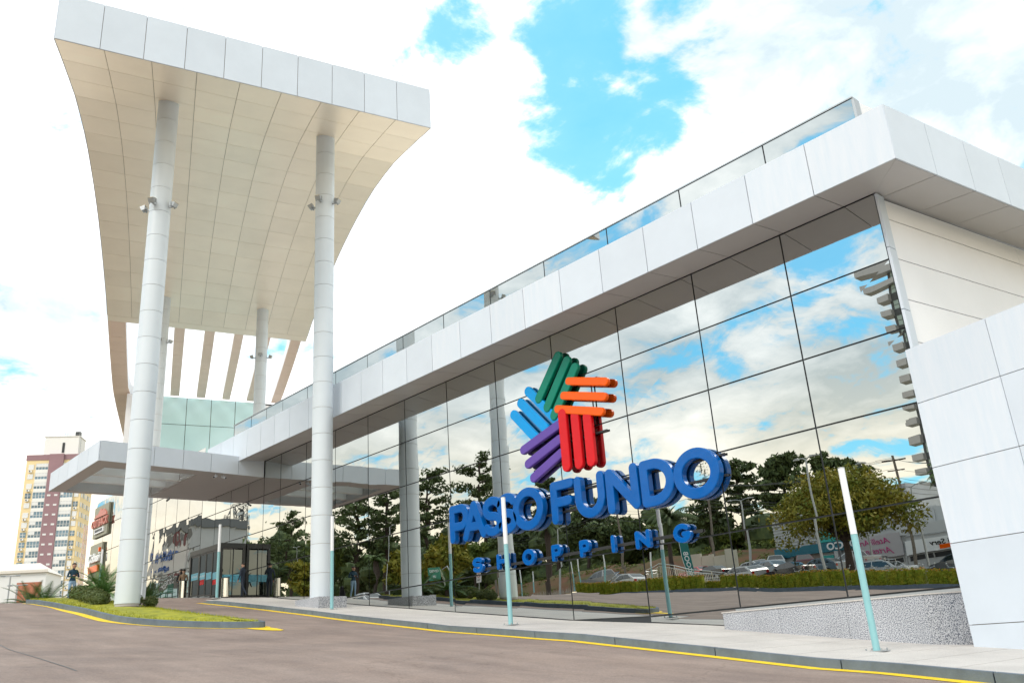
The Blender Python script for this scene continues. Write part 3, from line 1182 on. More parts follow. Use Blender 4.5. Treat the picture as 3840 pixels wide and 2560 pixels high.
R1 = .122
names = dict(P='letter_p', A='letter_a', S='letter_s', O='letter_o', F='letter_f', U='letter_u', N='letter_n', D='letter_d', H='letter_h', I='letter_i', G='letter_g')
for ch, xa, xb in (('P', -25.33, -24.28), ('A', -24.56, -23.32), ('S', -23.40, -22.42), ('S', -22.62, -21.66), ('O', -21.80, -20.36), ('F', -19.93, -18.92), ('U', -18.84, -17.62),
                   ('N', -17.50, -16.28), ('D', -16.14, -14.96), ('O', -14.92, -13.42)):
    xm = (xa + xb) / 2
    zb = 3.80 - (xm + 25.3) * .019
    h = 1.30
    ex = .05 if ch == 'O' else 0
    me = stroke_mesh(glyph(ch, xb - xa - 2 * R1, h - 2 * R1 + ex), R1 , .09, .03, .03)
    put_letter(names[ch], me, 'letter', xa + R1 + .03, zb + R1 + .03 - ex / 2)
R2 = .060
for ch, xm, wd in (('S', -23.90, .56), ('H', -22.58, .58), ('O', -21.25, .60), ('P', -19.93, .44), ('P', -18.68, .44), ('I', -17.50, .15), ('N', -16.35, .56), ('G', -14.92, .62)):
    zb = 2.66 - (xm + 23.9) * .017
    me = stroke_mesh(glyph(ch, wd - 2 * R2 - .028, .52 - 2 * R2 - .028), R2, .055, .014, .015)
    put_letter(names[ch], me, 'letter', xm - wd / 2 + R2, zb + R2, -.55)
bars = [('bar_green', (-19.12, 9.17), (-20.18, 7.98), .17), ('bar_green', (-18.72, 8.88), (-19.80, 7.58), .17), ('bar_green', (-18.38, 8.55), (-19.50, 7.22), .17),
        ('bar_purple', (-21.12, 6.40), (-19.38, 6.86), .155), ('bar_purple', (-20.93, 5.88), (-19.36, 6.38), .155), ('bar_purple', (-20.75, 5.38), (-19.36, 5.93), .155),
        ('bar_sky', (-20.72, 8.38), (-19.50, 7.10), .165), ('bar_sky', (-21.13, 8.06), (-20.00, 6.90), .165), ('bar_sky', (-21.52, 7.74), (-20.48, 6.66), .165),
        ('bar_red', (-19.09, 7.15), (-19.09, 5.44), .18), ('bar_red', (-18.56, 6.98), (-18.56, 5.42), .18), ('bar_red', (-18.02, 6.8), (-18.02, 5.40), .18),
        ('bar_orange', (-18.70, 8.18), (-17.12, 7.73), .135), ('bar_orange', (-18.98, 7.76), (-17.24, 7.27), .135), ('bar_orange', (-19.30, 7.38), (-17.42, 6.83), .135)]
nml = {'bar_green': 'green_bar', 'bar_purple': 'purple_bar', 'bar_sky': 'sky_blue_bar', 'bar_red': 'red_bar', 'bar_orange': 'orange_bar'}
for i, (m_, p, q, r_) in enumerate(bars):
    me = stroke_mesh([[p, q]], r_ - .028, .045, .03, .03)
    put_letter(nml[m_], me, m_, 0, 0, -.56 - .012 * (i % 5) - {'bar_green': .02, 'bar_orange': .03, 'bar_red': .06, 'bar_purple': .0, 'bar_sky': -.03}[m_])
b = MB()
for z0 in (4.12, 4.70):
    b.box(-25.5, -13.5, -.075, -.03, z0, z0 + .06)
b.box(-24.6, -14.6, -.075, -.03, 2.76, 2.84)
b.box(-21.0, -17.9, -.075, -.03, 8.14, 8.20)
b.box(-21.2, -17.7, -.075, -.03, 6.34, 6.40)
b.box(-18.2, -18.14, -.08, -.076, 6.7, 8.2)
b.box(-21.2, -18.4, -.075, -.03, 5.70, 5.76)
for x_ in (-25.3, -22.3, -19.2, -16.2, -13.6):
    for z_ in (4.12, 4.70, 2.77):
        if -24.6 < x_ < -14.6 or z_ > 3:
            b.box(x_ - .03, x_ + .03, -.03, .0, z_, z_ + .06)
b.build('mounting_rail', 'black', sg)

# ------------------------------------------------------------------ tall entrance canopy
CL = Vector((-29.72, -14.64, 0))
CPd = Vector((.2246, .9745, 0))          # along the front edge, towards the building
CQd = Vector((-.9417, .3364, 0))         # away from the street front
PQ = [0, 2.1, 4.4, 6.6, 8.9, 11.3, 13.5, 15.5, 17.6, 19.9, 22.3, 25, 28, 32, 34, 35.8, 38, 41, 45, 48, 50, 57, 65, 77, 90]
PZ = [22.28, 23.0, 23.75, 24.45, 25.0, 25.5, 25.82, 26.02, 26.2, 26.32, 26.38, 26.35, 26.2, 25.9, 25.72, 25.4, 25.05, 24.6, 24.15, 23.85, 23.75, 24.2, 24.9, 25.9, 26.6]
CW = 15.0


def cz(q):
    return interp(q, PQ, PZ)


def cp(q, s, dz=0.0):
    p = CL + CQd * q + CPd * s
    return Vector((p.x, p.y, cz(q) + dz))


can = thing('entrance_canopy', 'huge white swooping canopy panelled in beige underneath on four tall columns', 'canopy')
QS = frange(0, 35.8, 35.8 / 16)
SS = [0] + [15.0 * i / 9 for i in range(1, 10)]
b = MB()
for qa, qb in zip(QS[:-1], QS[1:]):
    b.hexa([cp(qa, .03, .05), cp(qa, CW - .03, .05), cp(qb, CW - .03, .05), cp(qb, .03, .05)][::-1], [cp(qa, .03, 1.95), cp(qa, CW - .03, 1.95), cp(qb, CW - .03, 1.95), cp(qb, .03, 1.95)][::-1])
b.build('roof_core', 'backing', can)
g = .010
for i, (qa, qb) in enumerate(zip(QS[:-1], QS[1:])):
    for j, (sa, sb_) in enumerate(zip(SS[:-1], SS[1:])):
        k = MB()
        q = [cp(qa + g, sa + g), cp(qa + g, sb_ - g), cp(qb - g, sb_ - g), cp(qb - g, sa + g)]
        k.hexa([p for p in q], [p + Vector((0, 0, .035)) for p in q])
        k.build('soffit_panel', 'soffit', can)
# edge strips closing the soffit, front fascia and side fascias
FS = [0, 1.52, 3.04, 4.53, 6.02, 7.5, 8.98, 10.46, 11.9, 13.4, 15.0]
fo = -CQd * .05
for sa, sb_ in zip(FS[:-1], FS[1:]):
    k = MB()
    q = [cp(0, sa + .01), cp(0, sb_ - .01)]
    k.hexa([q[0] + fo, q[1] + fo, q[1] + fo * .1, q[0] + fo * .1], [p + Vector((0, 0, 2.05)) for p in (q[0] + fo, q[1] + fo, q[1] + fo * .1, q[0] + fo * .1)])
    k.build('fascia_panel', 'white', can)
for s_, sgn in ((0, -1), (CW, 1)):
    for qa, qb in zip(QS[:-1:2], QS[2::2]):
        k = MB()
        o1 = CPd * .03 * sgn
        for a, c in ((qa + .01, (qa + qb) / 2), ((qa + qb) / 2, qb - .01)):
            k.hexa([cp(a, s_), cp(c, s_), cp(c, s_) + o1, cp(a, s_) + o1], [p + Vector((0, 0, 2.03)) for p in (cp(a, s_), cp(c, s_), cp(c, s_) + o1, cp(a, s_) + o1)])
        k.build('side_fascia', 'white', can)
k = MB()
for qa, qb in zip(QS[:-1], QS[1:]):
    k.hexa([cp(qa, 0, 1.97), cp(qa, CW, 1.97), cp(qb, CW, 1.97), cp(qb, 0, 1.97)], [cp(qa, 0, 2.02), cp(qa, CW, 2.02), cp(qb, CW, 2.02), cp(qb, 0, 2.02)])
k.build('roof_skin', 'white', can)
k = MB()
q = [cp(35.82, 0), cp(35.82, CW), cp(36.6, CW), cp(36.6, 0)]
k.hexa(q, [p + Vector((0, 0, 1.9)) for p in q])
k.build('end_beam', 'soffit', can)
# open ribs running back from the end beam
M['rib'] = mat('rib_panel', (.88, .68, .56), .38, metal=.25, var=.04, vscale=.4, perobj=.03)
ribs = [(0.0, 1.25), (2.35, 3.2), (4.72, 5.5), (6.98, 7.75), (9.25, 9.95), (11.45, 12.1), (13.75, 14.6)]
for i, (sa, sb_) in enumerate(ribs):
    qs = frange(36.61, 50, 2.23) if i else frange(36.61, 80, 2.4)
    k = MB()
    for qa, qb in zip(qs[:-1], qs[1:]):
        ex = 0 if i or qa < 50 else min(1.6, (qa - 50) * .15)
        eb = 0 if i or qb < 50 else min(1.6, (qb - 50) * .15)
        k.hexa([cp(qa, sa + .02, .05), cp(qb, sa + .02, .05), cp(qb, sb_ + eb - .02, .05), cp(qa, sb_ + ex - .02, .05)], [cp(qa, sa + .02, 1.05), cp(qb, sa + .02, 1.05), cp(qb, sb_ + eb - .02, 1.05), cp(qa, sb_ + ex - .02, 1.05)])
    rb = k.build('rib', 'white_warm', can)
    for qa, qb in zip(qs[:-1], qs[1:]):
        ex = 0 if i or qa < 50 else min(1.6, (qa - 50) * .15)
        eb = 0 if i or qb < 50 else min(1.6, (qb - 50) * .15)
        k = MB()
        q = [cp(qa + .015, sa), cp(qb - .015, sa), cp(qb - .015, sb_ + eb), cp(qa + .015, sb_ + ex)]
        k.hexa(q, [p + Vector((0, 0, .04)) for p in q])
        k.build('rib_panel', 'rib', rb)

# ------------------------------------------------------------------ teal glazed block behind the canopy
tb = thing('glazed_tower_block', 'pale teal glazed block rising behind the canopy ribs', 'building block')
BQ = 50.2


def bp_(s, z, q=BQ):
    p = CL + CQd * q + CPd * s
    return Vector((p.x, p.y, z))


TT = 23.72
TSs = [1.85, 1.9, 4.05, 6.2, 8.35, 10.5, 12.55, 12.65]
b = MB()
c4_ = [bp_(1.2, 0, BQ + .06), bp_(14.8, 0, BQ + .06), bp_(14.8, 0, BQ + 28), bp_(3.2, 0, BQ + 28)]
b.prism([(p.x, p.y) for p in c4_], 3, TT - .03)
b.build('block_core', 'mullion', tb)
zr = [TT, 21.15, 18.5, 15.8, 13.1, 10.6]
for sa, sb_ in zip(TSs[1:-2], TSs[2:-1]):
    for zt, zb in zip(zr[:-1], zr[1:]):
        k = MB()
        a0, a1 = bp_(sa + .025, zb + .025), bp_(sb_ - .025, zb + .025)
        o = CQd * .05
        k.hexa([a0, a1, a1 + o, a0 + o], [Vector((p.x, p.y, zt - .025)) for p in (a0, a1, a1 + o, a0 + o)])
        k.build('teal_pane', 'teal_glass', tb)
for sa, sb_, zt in ((12.6, 15.2, TT - .22), (1.15, 1.87, TT)):
    k = MB()
    a0, a1 = bp_(sa, 3), bp_(sb_, 3)
    o = CQd * .5
    k.hexa([a0, a1, a1 + o, a0 + o], [Vector((p.x, p.y, zt)) for p in (a0, a1, a1 + o, a0 + o)])
    k.build('white_wall', 'white_warm', tb)
b = MB()
for z in (17.55, 16.75):
    a0, a1 = bp_(.6, z, BQ - .35), bp_(11.4, z, BQ - .35)
    b.tube([a0, a1], .045, 6)
for s_ in frange(.8, 11.2, 2.6):
    b.tube([bp_(s_, 15.9, BQ - .35), bp_(s_, 17.55, BQ - .35)], .035, 6)
    b.tube([bp_(s_, 16.2, BQ - .35), bp_(s_, 16.2, BQ + .04)], .03, 6)
b.build('guard_rail', 'white', tb)

# ------------------------------------------------------------------ the four columns
def column(x, y, zb, zt, label, group='tall round columns under the canopy', plinth=None, seam=False, ring=1.10):
    t = thing('column', label, 'column', (x, y, zb), 0, group)
    R_ = .435
    b = MB()
    b.tube([(0, 0, 0), (0, 0, zt - zb)], R_ - .02, 24)
    b.build('column_core', 'joint', t)
    z = .0
    first = True
    rings = []
    z = .12
    n = int((zt - zb - .12) / ring)
    step = (zt - zb - .12) / n
    for i in range(n):
        k = MB()
        N_ = 28
        o = 0
        zz0, zz1 = z + .009, z + step - .009
        pts0 = [(R_ * math.cos(2 * PI * a / N_), R_ * math.sin(2 * PI * a / N_)) for a in range(N_)]
        k.hexa([(p[0], p[1], zz0) for p in pts0], [(p[0], p[1], zz1) for p in pts0])
        k.build('column_ring', 'column', t, smooth=True)
        z += step
    if plinth:
        k = MB()
        k.box(-.95, .95, -.62, .62, -.25, .30)
        k.build('plinth', 'granite', t)
    else:
        k = MB()
        k.prism([(R_ * 1.25 * math.cos(a / 5 * PI + .2), R_ * 1.2 * math.sin(a / 5 * PI + .2)) for a in range(10)], -.25, .03)
        k.build('footing', 'bark_pale', t)
    return t


C1 = (-33.5, -9.15)
C2 = (-31.9, -2.2)
C3 = (-59.4, .1 - .55)
C4 = (-57.8, 7.0)
column(*C1, RZ(*C1) + .17, 24.02, 'tall white ringed column standing in the grass island')
column(*C2, G(C2[0]) + .02, 24.04, 'tall white ringed column standing on a granite plinth beside the mirror glass', plinth=True)
column(-59.4, .1, 3.4, 26.05, 'tall white column rising through the low canopy behind the island column')
column(*C4, 10.5, 26.05, 'tall white column rising behind the roof edge beside the teal glazing')


def floodlight(px, ang, label, z):
    t = thing('floodlight', label, 'floodlight', (px[0] + .435 * math.cos(ang), px[1] + .435 * math.sin(ang), z), ang, 'floodlights clamped round the columns')
    k = MB()
    k.box(0, .22, -.03, .03, -.04, .02)
    k.box(.16, .22, -.16, -.13, -.04, .16)
    k.box(.16, .22, .13, .16, -.04, .16)
    k.build('bracket', 'galv', t)
    k = MB()
    k.hexa([(.12, -.125, .02), (.30, -.125, -.05), (.30, .125, -.05), (.12, .125, .02)], [(.18, -.125, .20), (.40, -.125, .12), (.40, .125, .12), (.18, .125, .20)])
    k.build('housing', 'galv', t)
    k = MB()
    k.hexa([(.175, -.11, .204), (.395, -.11, .124), (.395, .11, .124), (.175, .11, .204)], [(.178, -.11, .215), (.398, -.11, .135), (.398, .11, .135), (.178, .11, .215)])
    k.build('lens', 'brass', t)


M['brass'] = mat('brass_reflector', (.55, .42, .16), .25, metal=.8)
for cpos, nm_, zz, angs in ((C1, 'the island column', 18.6, ((-.82, 'front'), (-2.3, 'left'), (.55, 'right'))), (C2, 'the column at the mirror glass', 20.2, ((-.95, 'front'), (-2.5, 'left'), (.45, 'right'))),
                            ((-59.4, .1), 'the column behind the island column', 22.4, ((-.55, 'front'), (.75, 'right'))), (C4, 'the column beside the teal glazing', 22.0, ((-.55, 'front'), (-2.0, 'left'), (.9, 'right')))):
    for an, side in angs:
        floodlight(cpos, an, 'small floodlight on the %s side of %s' % (side, nm_), zz)

# ------------------------------------------------------------------ low porte-cochere canopy
lc = thing('low_canopy', 'low white canopy with a glazed underside over the entrance doors', 'canopy')
X0, X1, Y0 = -49.3, -41.95, -8.42
zB, zT = 9.41, 10.36
FX = X1


def slx(y):
    return X1 + (-y) * .0876


b = MB()
b.hexa([(X0 + .05, Y0 + .05, zB + .04), (slx(Y0) - .05, Y0 + .05, zB + .04), (X1 - .05, .0, zB + .04), (X0 + .05, .0, zB + .04)],
       [(X0 + .05, Y0 + .05, zT - .03), (slx(Y0) - .05, Y0 + .05, zT - .03), (X1 - .05, .0, zT - .03), (X0 + .05, .0, zT - .03)])
bars_ = MB()
# edge ring of soffit boards round the skylight opening, opening from x -48.7..-42.8, y -7.7..-.9
bmr = MB()
ringo = [(X0, Y0), (slx(Y0), Y0), (slx(0), -.03), (X0, -.03)]
ringi = [(-48.75, -7.75), (-42.45, -7.75), (-42.75, -3.3), (-48.9, -3.3)]
ybs = [Y0, -7.75, -3.3, -.03]
segs_ = [([(X0, Y0), (slx(Y0), Y0), (slx(-7.75), -7.75), (X0, -7.75)]), ([(X0, -3.3), (slx(-3.3), -3.3), (slx(0), -.03), (X0, -.03)]), ([(X0, -7.75), (-48.85, -7.75), (-48.85, -3.3), (X0, -3.3)]), ([(-42.6, -7.75), (slx(-7.75), -7.75), (slx(-3.3), -3.3), (-42.6, -3.3)])]
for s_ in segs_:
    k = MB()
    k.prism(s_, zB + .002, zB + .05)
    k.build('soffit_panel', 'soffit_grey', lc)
# inner upstands of the skylight
for (xa, ya, xb, yb) in ((-48.85, -7.75, -42.6, -7.75), (-48.85, -3.3, -42.6, -3.3), (-48.85, -7.75, -48.85, -3.3), (-42.6, -7.75, -42.6, -3.3)):
    k = MB()
    t_ = .06
    if xa == xb:
        k.box(xa - t_, xa, ya, yb, zB + .051, zT - .12)
    else:
        k.box(xa, xb, ya - t_, ya, zB + .051, zT - .12)
    k.build('upstand', 'soffit_grey', lc)
k = MB()
k.box(-48.84, -42.61, -7.74, -3.31, zT - .10, zT - .06)
M['skylight'] = mat('skylight_glass', (.78, .90, .90), .35, spec=.5)
M['skylight'].node_tree.nodes['Principled BSDF'].inputs['Transmission Weight'].default_value = .9
M['skylight'].node_tree.nodes['Principled BSDF'].inputs['IOR'].default_value = 1.15
M['towerglass'] = mat('tower_pane', (.45, .55, .50), .15, spec=.7)
k.build('skylight_glass', 'skylight', lc)
for y in frange(-7.0, -3.9, .78):
    k = MB()
    k.box(-48.84, -42.61, y - .05, y + .05, zT - .32, zT - .11)
    k.build('purlin', 'galv', lc)
for xm in (-46.9, -45.0):
    k = MB()
    k.box(xm - .13, xm + .13, -7.74, -3.31, zB + .12, zT - .33)
    k.build('beam', 'white_warm', lc)
k = MB()
for s_ in segs_:
    k.prism(s_, zT - .05, zT - .005)
k.build('roof_skin', 'white', lc)
# fascia panels
for ya, yb in zip([Y0, -7.15, -5.9, -4.45, -3.0, -1.5], [-7.15, -5.9, -4.45, -3.0, -1.5, -.03]):
    k = MB()
    k.hexa([(slx(ya), ya + .01, zB), (slx(ya) + .04, ya + .01, zB), (slx(yb) + .04, yb - .01, zB), (slx(yb), yb - .01, zB)],
           [(slx(ya), ya + .01, zT), (slx(ya) + .04, ya + .01, zT), (slx(yb) + .04, yb - .01, zT), (slx(yb), yb - .01, zT)])
    k.build('fascia_panel', 'white', lc)
for xa, xb in zip(frange(X0, slx(Y0), 1.6)[:-1], frange(X0, slx(Y0), 1.6)[1:]):
    k = MB()
    k.box(xa + .01, xb - .01, Y0 - .04, Y0, zB, zT)
    k.build('fascia_panel', 'white', lc)
k = MB()
k.box(X0 - .04, X0, Y0, -.03, zB, zT)
k.build('fascia_panel', 'white', lc)


def cctv(p, d, label):
    t = thing('security_camera', label, 'camera', p, 0, 'security cameras under the low canopy')
    d = Vector(d).normalized()
    k = MB()
    k.tube([(0, 0, 0), (0, 0, -.12)], .025, 8)
    k.build('bracket', 'white', t)
    k = MB()
    k.tube([Vector((0, 0, -.14)) - d * .14, Vector((0, 0, -.14)) + d * .16], .055, 10)
    k.build('housing', 'white', t)
    k = MB()
    k.tube([Vector((0, 0, -.14)) + d * .161, Vector((0, 0, -.14)) + d * .17], .045, 10)
    k.build('lens', 'black', t)


cctv((-42.0, -2.6, zB), (.6, -.7, -.35), 'left one of a pair of white security cameras under the low canopy edge')
cctv((-42.05, -2.15, zB), (.8, .3, -.35), 'right one of a pair of white security cameras under the low canopy edge')
cctv((-48.9, -2.4, zB), (.5, -.5, -.4), 'security camera under the far edge of the low canopy beside the column')

# ------------------------------------------------------------------ vestibule with sliding doors
vz = G(-44)
vs_ = thing('entrance_vestibule', 'black framed glass entrance vestibule with sliding doors', 'vestibule')
VX0, VX1, VY = -47.8, -43.75, -1.39
zf, zt = G(-44.5) + .0, 6.25
k = MB()
k.box(VX0, VX1, VY, -.03, zt - .26, zt)
k.build('top_frame', 'black', vs_)
for x_, y_ in ((VX0 + .07, VY + .07), (VX1 - .07, VY + .07), (VX1 - .07, -.11), (VX0 + .07, -.11)):
    k = MB()
    k.box(x_ - .07, x_ + .07, y_ - .07, y_ + .07, G(x_) - .1, zt - .261)
    k.build('corner_post', 'black', vs_)
for x_ in (-46.52, ):
    k = MB()
    k.box(x_ - .05, x_ + .05, VY + .02, VY + .12, G(x_) - .1, zt - .261)
    k.build('door_post', 'black', vs_)
# side glass (towards the camera) in two panes, a printed film band across
for ya, yb in ((-1.24, -.70), (-.66, -.2)):
    k = MB()
    k.box(VX1 - .06, VX1 - .045, ya, yb, G(VX1) + .12, zt - .33)
    k.build('glass_pane', 'door_glass', vs_)
k = MB()
k.box(VX1 - .10, VX1 - .02, -.70, -.66, G(VX1), zt - .261)
k.build('mullion', 'black', vs_)
k = MB()
k.box(VX1 - .10, VX1 - .02, -1.24, -.2, G(VX1) - .1, G(VX1) + .119)
k.build('bottom_rail', 'black', vs_)
M['film'] = mat('blue_film', (.17, .50, .62), .4, var=.03)
M['film2'] = mat('film_pattern', (.09, .36, .50), .4)
k = MB()
k.box(VX1 - .042, VX1 - .038, -1.23, -.21, G(VX1) + .78, G(VX1) + 1.14)
fl = k.build('film_band', 'film', vs_)
k = MB()
for c in range(4):
    yc = -1.10 + c * .26
    for j in range(5):
        sgn = 1 if c % 2 else -1
        o = (j - 2) * .07
        a = Vector((VX1 - .0365, yc - .11, G(VX1) + .96 + sgn * -.09 + o))
        e_ = Vector((VX1 - .0365, yc + .11, G(VX1) + .96 + sgn * .09 + o))
        a.z, e_.z = min(max(a.z, G(VX1) + .80), G(VX1) + 1.10), min(max(e_.z, G(VX1) + .80), G(VX1) + 1.10)
        k.hexa([a, a + Vector((0, 0, .035)), e_ + Vector((0, 0, .035)), e_], [p - Vector((.0018, 0, 0)) for p in (a, a + Vector((0, 0, .035)), e_ + Vector((0, 0, .035)), e_)])
k.build('film_pattern', 'film2', fl)
# front: fixed side light and three sliding leaves
for i, (xa, xb) in enumerate(((-47.65, -46.58), (-46.46, -45.66), (-45.64, -44.82), (-44.80, -43.92))):
    dl = link('door_leaf' if i else 'side_light', None, vs_)
    k = MB()
    zb0 = G(xa) + .03
    k.box(xa + .05, xb - .05, VY + .05, VY + .062, zb0 + .08, zt - .36)
    k.build('glass_pane', 'door_glass', dl)
    k = MB()
    k.box(xa, xa + .049, VY + .03, VY + .08, zb0, zt - .262)
    k.box(xb - .049, xb, VY + .03, VY + .08, zb0, zt - .262)
    k.box(xa + .05, xb - .05, VY + .03, VY + .08, zb0, zb0 + .079)
    k.box(xa + .05, xb - .05, VY + .03, VY + .08, zt - .359, zt - .262)
    k.build('frame', 'black', dl)
    k = MB()
    k.box(xa + .07, xb - .07, VY + .044, VY + .048, zb0 + .85, zb0 + 1.2)
    k.build('sticker_band', 'film', dl)
    if i in (1, 3):
        k = MB()
        k.box(xa + .12, xb - .15, VY + .039, VY + .043, zb0 + .58, zb0 + .84)
        k.build('red_poster', 'bar_red', dl)
sign_text('door_lettering', 'BEM-VINDO', .16, 'pole_white', (-46.05, VY + .040, G(-46.4) + 1.05), (1, 0, 0), vs_, .003)
sign_text('door_lettering', 'ENTRADA', .16, 'pole_white', (-47.1, VY + .040, G(-47.6) + 1.05), (1, 0, 0), vs_, .003)

# chrome litter bins
def bin_(x, y, label):
    t = thing('litter_bin', label, 'bin', (x, y, G(x) + .002), 0, 'chrome litter bins by the entrance')
    k = MB()
    k.tube([(0, 0, .03), (0, 0, .93)], .20, 20)
    k.build('body', 'chrome', t, smooth=True)
    k = MB()
    k.tube([(0, 0, .931), (0, 0, .97)], .205, 20)
    k.tube([(0, 0, 0), (0, 0, .029)], .19, 20)
    k.build('rim', 'black', t, smooth=True)


bin_(-42.95, -1.4, 'chrome litter bin beside the glass vestibule near the smoking man')
bin_(-48.25, -1.5, 'chrome litter bin left of the sliding doors beside the women')

# signs on the far wing
def shop_sign(name, label, x0_, x1_, z0, z1, base):
    t = thing(name, label, 'sign', (x0_, -.16, z0))
    k = MB()
    k.box(0, x1_ - x0_, 0, .14, 0, z1 - z0)
    k.build('sign_board', base, t)
    return t


M['signboard'] = mat('sign_board', (.26, .26, .19), .4)
M['signgreen'] = mat('sign_olive', (.10, .13, .05), .4)
M['signred'] = mat('sign_red', (.55, .19, .15), .4)
t = shop_sign('outback_sign', 'dark sign board with red lettering and a mountain outline, high on the far wing', -70.3, -67.0, 10.0, 12.3, 'signboard')
t.name = 'restaurant_sign'
k = MB()
pts = [(.2, 1.45), (.8, 1.7), (1.1, 1.66), (1.7, 2.05), (2.1, 1.85), (2.4, 1.95), (3.0, 1.65), (3.15, 1.43)]
pol = [(p[0], -.05, p[1]) for p in pts]
n_ = len(pol)
k.add([(p[0], -.10, p[2]) for p in pol] + [(p[0], -.001, p[2]) for p in pol], [tuple(range(n_)), tuple(range(n_, 2 * n_))[::-1]] + [(i, (i + 1) % n_, n_ + (i + 1) % n_, n_ + i) for i in range(n_)])
k.build('mountain', 'signred', t)
sign_text('lettering', 'OUTBACK', .78, 'signred', (1.65, -.06, 1.0), (1, 0, 0), t, .12, .02)
k = MB()
k.box(.6, 2.7, -.10, -.001, .25, .6)
k.build('plate', 'pole_white', t)
sign_text('lettering', 'STEAKHOUSE', .29, 'darkgrey', (1.65, -.11, .43), (1, 0, 0), t, .02)
t = shop_sign('pet_shop_sign', 'dark sign board with white lettering over an orange plate, lower on the far wing', -70.5, -67.7, 6.9, 9.5, 'signboard')
sign_text('lettering', 'Cobasi', .9, 'pole_white', (1.4, -.08, 1.55), (1, 0, 0), t, .14, .02)
k = MB()
k.box(.25, 2.5, -.12, -.001, .55, 1.0)
k.build('orange_plate', 'bar_orange', t)
k = MB()
k.box(2.3, 2.5, -.12, -.001, 1.95, 2.25)
k.build('orange_plate', 'bar_orange', t)


# ------------------------------------------------------------------ bollard light poles
def light_pole(x, y, zb, h, label, group='slim light poles along the drive', r_=.066):
    t = thing('light_pole', label, 'light pole', (x, y, zb), 0, group)
    k = MB()
    k.box(-.19, .19, -.15, .15, 0, .018)
    k.build('base_plate', 'galv', t)
    k = MB()
    for sx in (-1, 1):
        for sy in (-1, 1):
            k.tube([(sx * .15, sy * .11, .019), (sx * .15, sy * .11, .06)], .018, 6)
    k.build('bolt', 'galv', t)
    k = MB()
    k.tube([(0, 0, .019), (0, 0, h * .62)], r_, 16)
    k.build('shaft', 'teal_pole', t, smooth=True)
    k = MB()
    k.tube([(0, 0, h * .62 + .005), (0, 0, h - .02)], r_ * .97, 16)
    k.build('lamp_tube', 'pole_white', t, smooth=True)
    k = MB()
    k.tube([(0, 0, h - .019), (0, 0, h)], r_, 16)
    k.build('cap', 'galv', t, smooth=True)
    return t


light_pole(-8.35, -3.75, G(-8.35) + .001, 3.46, 'slim teal and white light pole nearest the camera in front of the granite planter')
light_pole(-18.95, -3.5, G(-18.95), 3.56, 'slim teal and white light pole in front of the letter S of the big sign')
light_pole(-29.9, -2.85, G(-29.9) - .03, 3.52, 'slim teal and white light pole beside the plinth of the mirror glass column')
light_pole(-40.75, -2.75, G(-40.75) + .0, 3.45, 'slim teal and white light pole in front of the vestibule corner')
_p = far(531, 2252, 70)
light_pole(_p.x, _p.y, _p.z, 3.4, 'slim light pole hidden mostly behind the island column')
_p = far(367, 2250, 58)
light_pole(_p.x, _p.y, _p.z - .2, 3.6, 'slim light pole below the far wing signs behind the cycad')
_p = far(254, 2262, 92)
light_pole(_p.x, _p.y, _p.z - .9, 3.6, 'slim pole just left of the man with the phone')

# ------------------------------------------------------------------ far kerb, hedge line, bank
def LZ(x, y):
    return interp(x, HX, HZ) + .078 * max(0, -36.4 - y)


def strip(name, xs_, y0, y1, z0f, z1f, m, parent=None):
    k = MB()
    for xa, xb in zip(xs_[:-1], xs_[1:]):
        k.hexa([(xa, y0, z0f(xa)), (xb, y0, z0f(xb)), (xb, y1, z0f(xb)), (xa, y1, z0f(xa))][::-1], [(xa, y0, z1f(xa)), (xb, y0, z1f(xb)), (xb, y1, z1f(xb)), (xa, y1, z1f(xa))][::-1])
    return k.build(name, m, parent)


tag(strip('far_kerb', frange(-118, 30, 4), -35.8, -36.1, lambda x: interp(x, HX, HZ) - .6, lambda x: interp(x, HX, HZ) + .12, 'kerb'), kind='structure')
tag(strip('verge', frange(-118, 30, 4), -36.1, -38.4, lambda x: interp(x, HX, HZ) - .6, lambda x: interp(x, HX, HZ) + .1, 'grass_dark'), kind='structure')
xsb = frange(-170, -52, 3)
k = MB()
prof = [(-61.5, 0), (-63, 1.2), (-65.5, 2.6), (-68, 3.4), (-78, 3.9), (-110, 5)]
vs = []
for x in xsb:
    f = sm((-52 - x) / 8)
    for (y, dz) in prof:
        vs.append((x + rnd.uniform(-.5, .5), y + rnd.uniform(-.3, .3), LZ(x, -62) - .2 + dz * f + rnd.uniform(-.15, .15)))
n_ = len(prof)
k.add(vs, [(i * n_ + j, i * n_ + j + 1, (i + 1) * n_ + j + 1, (i + 1) * n_ + j) for i in range(len(xsb) - 1) for j in range(n_ - 1)])
tag(k.build('earth_bank', 'earth', smooth=True), kind='structure')


# ------------------------------------------------------------------ plants
def leaf_cloud(k, clumps, size, per, seed, flat=1.0):
    r = random.Random(seed)
    for (cx_, cy_, cz_, rx, ry, rz) in clumps:
        for _ in range(per):
            while True:
                u = (r.uniform(-1, 1), r.uniform(-1, 1), r.uniform(-1, 1))
                d = u[0] ** 2 + u[1] ** 2 + u[2] ** 2
                if .12 < d < 1:
                    break
            p = Vector((cx_ + u[0] * rx, cy_ + u[1] * ry, cz_ + u[2] * rz))
            a = Vector((r.gauss(0, 1), r.gauss(0, 1), r.gauss(0, 1) * flat)).normalized()
            b_ = a.cross(Vector((r.gauss(0, 1), r.gauss(0, 1), r.gauss(0, 1)))).normalized()
            s_ = size * r.uniform(.55, 1.25)
            k.add([p - a * s_, p - b_ * s_ * .45, p + a * s_, p + b_ * s_ * .45], [(0, 1, 2, 3)])


